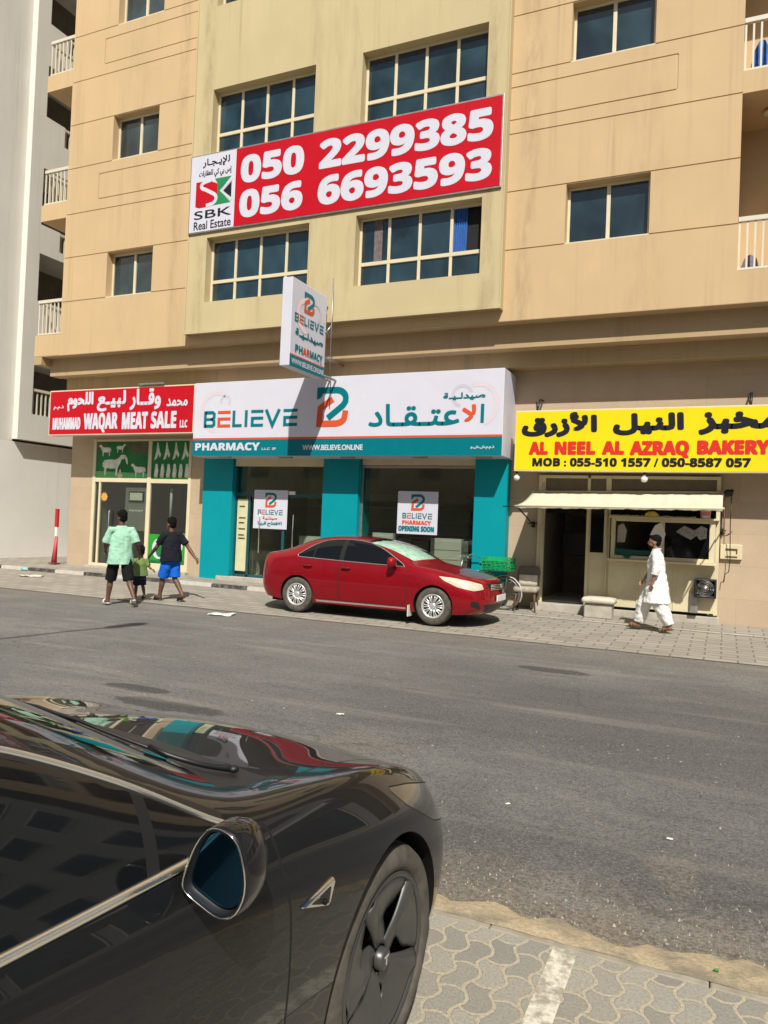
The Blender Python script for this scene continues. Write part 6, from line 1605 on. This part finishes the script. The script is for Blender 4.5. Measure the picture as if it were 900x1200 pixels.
BOYR = dict(pelvis=(0, 0, .86), chest=(.02, 0, 1.20), neck=(.03, 0, 1.385), head=(.055, 0, 1.51), shL=(.03, .18, 1.31), elL=(.14, .26, 1.06), wrL=(.34, .24, .90), shR=(-.01, -.18, 1.31), elR=(-.17, -.27, 1.07), wrR=(-.36, -.30, .87),
            hipL=(0, .085, .80), knL=(.14, .085, .44), anL=(.20, .085, .085), toL=(.35, .09, .04), hipR=(0, -.085, .80), knR=(-.02, -.09, .44), anR=(-.28, -.09, .14), toR=(-.16, -.095, .045))
person((-9.98, 11.85, .02), R(168), BOYR, M['skin_brown'], (M['hair'], True), 'youth in a black T-shirt and bright blue shorts holding the child by the hand', both(shorts(cloth('blue_shorts', (.01, .13, .62)), .47, 1.1), tee(cloth('black_cotton', (.014, .015, .022)), .78, .72, 1.06)), face_yaw=.15, shoe=M['dark_plastic'])
CH = dict(pelvis=(0, 0, .50), chest=(.01, 0, .71), neck=(.015, 0, .83), head=(.025, 0, .935), hs=(.88, 0, 0), shL=(0, .115, .775), elL=(.04, .16, .62), wrL=(.14, .15, .54), shR=(0, -.115, .775), elR=(-.05, -.16, .64), wrR=(-.10, -.20, .60),
          hipL=(0, .05, .46), knL=(.05, .055, .26), anL=(.05, .055, .06), toL=(.14, .06, .03), hipR=(0, -.05, .46), knR=(-.03, -.055, .26), anR=(-.14, -.055, .09), toR=(-.06, -.055, .03))
person((-10.62, 11.70, .02), R(152), CH, M['skin_brown'], (M['hair'], True), 'small child in an olive shirt and dark shorts between the two youths', both(shorts(cloth('dark_check_shorts', (.018, .024, .05)), .28, 1.15), tee(cloth('olive_cotton', (.15, .22, .07)), .46, .85, 1.1)), shoe=M['dark_plastic'], k=.64)

# ------------------------------------------------------------------ small things on the pavement
# chair with worn seat
chx = empty('chair', (-3.58, 14.92, .095), 'worn padded chair with brown legs beside the bakery door', 'chair', None, R(4))
def loc_ring(cx, cy, hx, hy, z, r=.06, n=4): return [(a, b, z) for a, b in rounded([(cx - hx, cy - hy), (cx + hx, cy - hy), (cx + hx, cy + hy), (cx - hx, cy + hy)], r, n)]
m = MB(); m.rings([loc_ring(0, 0, .21, .21, .39), loc_ring(0, 0, .235, .225, .41), loc_ring(0, 0, .24, .23, .46), loc_ring(0, 0, .215, .205, .495)]); m.build('seat', plain('worn_beige_seat', (.36, .315, .24), .9, 0, .25, 12), chx, local=True, smooth=True)
m = MB()
def back_ring(t, w, th): 
    yb, z = .19 + .09 * t, .50 + .40 * t
    return [(w * a, yb + th * b - .05 * (1 - abs(a)) * 0 + .04 * (abs(a) ** 2) * -1, z) for a, b in [(math.cos(q), math.sin(q)) for q in [2 * math.pi * i / 20 for i in range(20)]]]
m.rings([back_ring(0, .18, .03), back_ring(.2, .225, .042), back_ring(.7, .235, .042), back_ring(.93, .215, .038), back_ring(1, .16, .02)]); m.build('backrest', plain('grey_brown_fabric', (.15, .13, .105), .9, 0, .25, 14), chx, local=True)
m = MB(); m.rings([[(a * .19, .13 + .03 * t + .015 * b, .50 + .22 * t) for a, b in [(math.cos(q), math.sin(q)) for q in [2 * math.pi * i / 14 for i in range(14)]]] for t in (0, .4, .9, 1.0)]); m.build('cushion', M['sack'], chx, local=True)
for sx_, sy_ in ((1, -1), (-1, -1), (1, 1), (-1, 1)): MB().tube([(sx_ * .17, sy_ * .16, .40), (sx_ * .215, sy_ * .215, 0)], [.019, .014], 8).build('leg', M['wood'], chx, local=True)
# stone block with folded sacking
sbk = empty('stone_block', (-2.16, 14.92, .09), 'pale stone block under folded sacking by the bakery door', 'block')
MB().box(-2.42, -1.90, 14.74, 15.10, .085, .37).build('block', M['concrete'], sbk, bevel=.03, seg=3)
m = MB(); m.rings([[(-2.16 + (a + .16) * 1.0 - .16, 14.92 + b, z) for a, b, z in loc_ring(0, 0, .285, .205, zz, .07)] for zz in ()] or [[(p[0] - 2.16, p[1] + 14.92, p[2]) for p in loc_ring(0, 0, hx, hy, zz, .07)] for hx, hy, zz in ((.26, .18, .372), (.305, .225, .385), (.31, .23, .44), (.29, .21, .475), (.20, .14, .49))])
sk_ = m.build('sacking', M['sack'], sbk, smooth=True)
# delivery bicycle with crates
bi = empty('bicycle', (-4.45, 14.72, .11), 'silver delivery bicycle leaning behind the red car carrying green crates', 'bicycle')
def bwheel(cx):
    m = MB(); w = empty('wheel', (0, 0, 0)); w.parent = bi; w.location = Vector((cx, 14.72, .44)) - bi.location
    m.tube([(.325 * math.cos(t * math.pi / 20), 0, .325 * math.sin(t * math.pi / 20)) for t in range(41)], .018, 8, False); m.build('tyre', M['tyre'], w, local=True)
    m = MB(); m.tube([(.30 * math.cos(t * math.pi / 20), 0, .30 * math.sin(t * math.pi / 20)) for t in range(41)], .010, 6, False); m.build('rim', M['steel'], w, local=True)
    m = MB()
    for t in range(18): a = t * math.pi / 9; m.tube([(0, .02 * (-1) ** t, 0), (.30 * math.cos(a), 0, .30 * math.sin(a))], .0016, 4)
    m.tube([(0, -.04, 0), (0, .04, 0)], .022, 8); m.build('spokes', M['steel'], w, local=True)
bwheel(-5.02); bwheel(-3.98)
m = MB(); yb = 14.72; hb = (-4.86, yb, .98)
for p, q, r_ in (((-4.84, yb, .90), (-4.42, yb, .42), .018), ((-4.82, yb, .84), (-4.30, yb, .86), .016), ((-4.25, yb, .95), (-4.42, yb, .42), .016), ((-4.42, yb, .40), (-3.98, yb, .44), .012), ((-4.28, yb, .84), (-3.98, yb, .44), .010), ((-4.88, yb, 1.05), (-4.95, yb, .72), .016), ((-4.95, yb, .72), (-5.02, yb, .44), .013)): m.tube([p, q], r_, 8)
m.build('frame', M['steel'], bi)
m = MB(); m.tube([(-4.62, yb - .33, 1.10), (-4.78, yb - .27, 1.17), (-4.88, yb - .12, 1.12), (-4.89, yb, 1.08), (-4.88, yb + .12, 1.12), (-4.78, yb + .27, 1.17), (-4.62, yb + .33, 1.10)], .012, 8); m.tube([(-4.88, yb, 1.02), (-4.89, yb, 1.10)], .016, 8)
for s_ in (-1, 1): m.tube([(-4.78, yb + s_ * .27, 1.16), (-4.84, yb + s_ * .30, 1.13), (-4.76, yb + s_ * .32, 1.08)], .006, 5)
m.build('handlebar', M['chrome'], bi)
m = MB(); m.rings([[(-4.40 + a * l, yb + b * w_, z) for a, b in [(math.cos(q), math.sin(q)) for q in [2 * math.pi * i / 14 for i in range(14)]]] for l, w_, z in ((.11, .07, .965), (.13, .085, .985), (.12, .07, 1.01))]); m.build('saddle', M['dark_plastic'], bi, smooth=True)
m = MB()
for cx, a0, a1 in ((-3.98, -25, 150), (-5.02, 40, 190)):
    for t in range(14):
        b0, b1 = R(a0 + (a1 - a0) * t / 14), R(a0 + (a1 - a0) * (t + 1) / 14)
        m.face([(cx + .355 * math.cos(b0), yb - .035, .44 + .355 * math.sin(b0)), (cx + .355 * math.cos(b1), yb - .035, .44 + .355 * math.sin(b1)), (cx + .355 * math.cos(b1), yb + .035, .44 + .355 * math.sin(b1)), (cx + .355 * math.cos(b0), yb + .035, .44 + .355 * math.sin(b0))])
fo = m.build('mudguard', M['offwhite'], bi); q = fo.modifiers.new('solid', 'SOLIDIFY'); q.thickness = .006
m = MB(); m.box(-4.38, -3.86, yb - .16, yb + .16, .87, .885)
for a in ((-3.9, .87), (-4.3, .87)): m.tube([(a[0], yb - .06, .87), (-3.98, yb - .05, .44)], .007, 6); m.tube([(a[0], yb + .06, .87), (-3.98, yb + .05, .44)], .007, 6)
m.build('carrier', M['steel'], bi)
def crate(x, y, z, label):
    c = empty('crate', (x, y, z), label, 'crate', 'green crates stacked on the bicycle carrier')
    W, D, H = .29, .20, .066
    m = MB()
    for s_ in (1, -1):
        for zz in (0.004, .028): m.box(x - W, x + W, y + s_ * D - .006, y + s_ * D + .006, z + zz, z + zz + .009); m.box(x + s_ * W - .006, x + s_ * W + .006, y - D, y + D, z + zz, z + zz + .010)
        for i in range(7): xx = x - W + 2 * W * i / 6; m.box(xx - .008, xx + .008, y + s_ * D - .005, y + s_ * D + .005, z, z + H - .006)
        for i in range(6): yy = y - D + 2 * D * i / 5; m.box(x + s_ * W - .005, x + s_ * W + .005, yy - .008, yy + .008, z, z + H - .006)
        m.box(x - W - .008, x + W + .008, y + s_ * D - .010, y + s_ * D + .010, z + H - .012, z + H); m.box(x + s_ * W - .010, x + s_ * W + .010, y - D + .010, y + D - .010, z + H - .0125, z + H - .001)
    m.build('sides', M['crate'], c)
    MB().box(x - W + .004, x + W - .004, y - D + .004, y + D - .004, z + .002, z + .008).build('bottom', M['crate'], c)
for i in range(4): crate(-4.12 + .012 * math.sin(i * 2.1), 14.72 + .008 * math.cos(i * 1.7), .888 + .064 * i, ['lowest green crate on the bicycle carrier', 'green crate second from the bottom of the bicycle stack', 'green crate second from the top of the bicycle stack', 'topmost green crate on the bicycle carrier'][i])
# red and white marker post at the corner of the building
po = empty('marker_post', (-16.89, 15.25, .27), 'red and white marker post at the left corner of the building', 'post')
MB().box(-16.95, -16.85, 15.22, 15.28, 1.28, 1.78).build('top_band', plain('red_post_paint', (.42, .012, .015), .5), po); MB().box(-16.94, -16.86, 15.225, 15.275, 1.02, 1.278).build('middle_band', M['offwhite'], po)
MB().rings([[(-17.00, 15.20, .27), (-16.88, 15.20, .27), (-16.88, 15.30, .27), (-17.00, 15.30, .27)], [(-16.92, 15.23, 1.018), (-16.86, 15.23, 1.018), (-16.86, 15.27, 1.018), (-16.92, 15.27, 1.018)]]).build('lower_band', plain('faded_red_paint', (.52, .06, .07), .5), po)
MB().box(-17.05, -16.80, 15.14, 15.36, .255, .285).build('base', plain('dark_red_base', (.2, .03, .03), .7), po, bevel=.01)
# litter
def sheetlit(name, x, y, z, w, d, mat, label, cat, rz, seed, bump=.03):
    m = MB(); rs = random.Random(seed); n = 6; g = [[m.bm.verts.new((x + math.cos(rz) * (i / n - .5) * w - math.sin(rz) * (j / n - .5) * d, y + math.sin(rz) * (i / n - .5) * w + math.cos(rz) * (j / n - .5) * d, z + rs.uniform(.003, bump))) for j in range(n + 1)] for i in range(n + 1)]
    for i in range(n):
        for j in range(n): m.bm.faces.new((g[i][j], g[i + 1][j], g[i + 1][j + 1], g[i][j + 1])).smooth = True
    o = m.build(name, mat); q = o.modifiers.new('solid', 'SOLIDIFY'); q.thickness = .002
    return tag(o, label, cat)
sheetlit('paper_sheet', -8.02, 10.92, 0.002, .42, .34, M['offwhite'], 'white crumpled paper sheet on the road left of the red car', 'paper', .3, 1)
sheetlit('paper_scrap', -15.5, 13.3, zpark(-15.5, 13.3) + .008, .55, .18, M['sack'], 'torn pale paper lying on the paving near the left kerb', 'paper', .5, 2, .05)
sheetlit('paper_scrap', -3.05, 5.95, 0.002, .07, .035, M['offwhite'], 'tiny white scrap on the road above the dark car bonnet', 'paper', .3, 3, .012)
sheetlit('paper_scrap', -1.17, 4.60, 0.002, .03, .02, M['offwhite'], 'tiny white scrap on the road near the dark car nose', 'paper', .9, 4, .008)
sheetlit('paper_scrap', -.23, 4.55, 0.002, .035, .02, M['offwhite'], 'tiny white scrap on the road toward its right edge', 'paper', .2, 5, .006)
sheetlit('green_scrap', .02, 3.22, 0.024, .016, .012, M['lime'], 'small green scrap on the sand strip', 'litter', .2, 6, .012)
bt = MB().lathe([(0, 0), (.035, .005), (.036, .13), (.028, .17), (.013, .19), (.013, .215), (0, .216)], (-16.95, 14.22, zpark(-16.9, 14.2) + .045), 'x', 16).build('bottle', plain('blue_tinted_plastic', (.25, .5, .62), .15), smooth=True); tag(bt, 'crushed blue plastic bottle lying by the left kerb', 'bottle')
# things out on the upper right balcony, and the cloth on the lower one
m = MB(); m.rings([[(.34 + a, 14.55 + b, z) for a, b, z in loc_ring(0, 0, w_, .06, zz, .04)] for w_, zz in ((.15, 9.92), (.17, 10.1), (.12, 10.35), (.05, 10.5))]); tag(m.build('laundry_bag', M['blue_cloth'], smooth=True), 'blue bundle behind the railing of the upper right balcony', 'bundle')
m = MB(); m.rings([[(.26 + a, 14.6 + b, z) for a, b, z in loc_ring(0, 0, w_, .06, zz, .04)] for w_, zz in ((.14, 6.39), (.15, 6.5), (.10, 6.66), (.03, 6.72))]); tag(m.build('bundle', plain('grey_violet_cloth', (.2, .19, .24), .9, 0, .4, 18), smooth=True), 'grey bundle behind the railing of the lower right balcony', 'bundle')
# street lamp behind the viewer whose arm shades the road at the left edge
sl_ = empty('street_lamp', (-5.55, .30, 0), 'tall grey street lamp with a long arm over the near kerb', 'street lamp')
m = MB(); m.tube([(-5.55, .30, 0), (-5.55, .30, 8.0)], [.09, .055], 12); m.build('pole', M['steel'], sl_)
m = MB(); m.tube([(-5.55, .30, 7.9), (-5.3, 1.4, 8.12), (-5.15, 2.0, 8.15)], .035, 8); m.build('arm', M['steel'], sl_)
m = MB(); m.rings([[(-5.15 + .05 * t + a, 2.0 + .75 * t + 0 * b, 8.13 + c) for a, b, c in [(w_ * math.cos(q), 0, .06 * math.sin(q)) for q in [2 * math.pi * i / 12 for i in range(12)]]] for t, w_ in ((0, .06), (.2, .13), (.8, .15), (1, .08))]); m.build('lamp_head', M['steel'], sl_)

# grit scattered along the sand edge and over the near asphalt
m = MB(); rs = random.Random(21)
for i in range(520):
    x = rs.uniform(-1.6, 2.2); y = 3.36 + abs(rs.gauss(0, .22)) if rs.random() < .7 else rs.uniform(3.16, 6.5); r_ = rs.uniform(.003, .008) * (1.5 if rs.random() < .08 else 1)
    a = rs.uniform(0, 6.28); c0 = Vector((x, y, .006 + (.016 if y < 3.33 else 0)))
    vs = [m.bm.verts.new(c0 + Vector((r_ * math.cos(a + k * 2.1) * rs.uniform(.7, 1.3), r_ * math.sin(a + k * 2.1) * rs.uniform(.7, 1.3), -.008))) for k in range(3)]; tp = m.bm.verts.new(c0 + Vector((rs.uniform(-.3, .3) * r_, rs.uniform(-.3, .3) * r_, r_ * .7)))
    for k in range(3): m.bm.faces.new((vs[k], vs[(k + 1) % 3], tp))
tag(m.build('gravel', plain('pale_grit', (.36, .32, .25), .9, 0, .5, 60)), 'pale grit scattered along the sandy road edge', 'gravel', None, 'stuff')
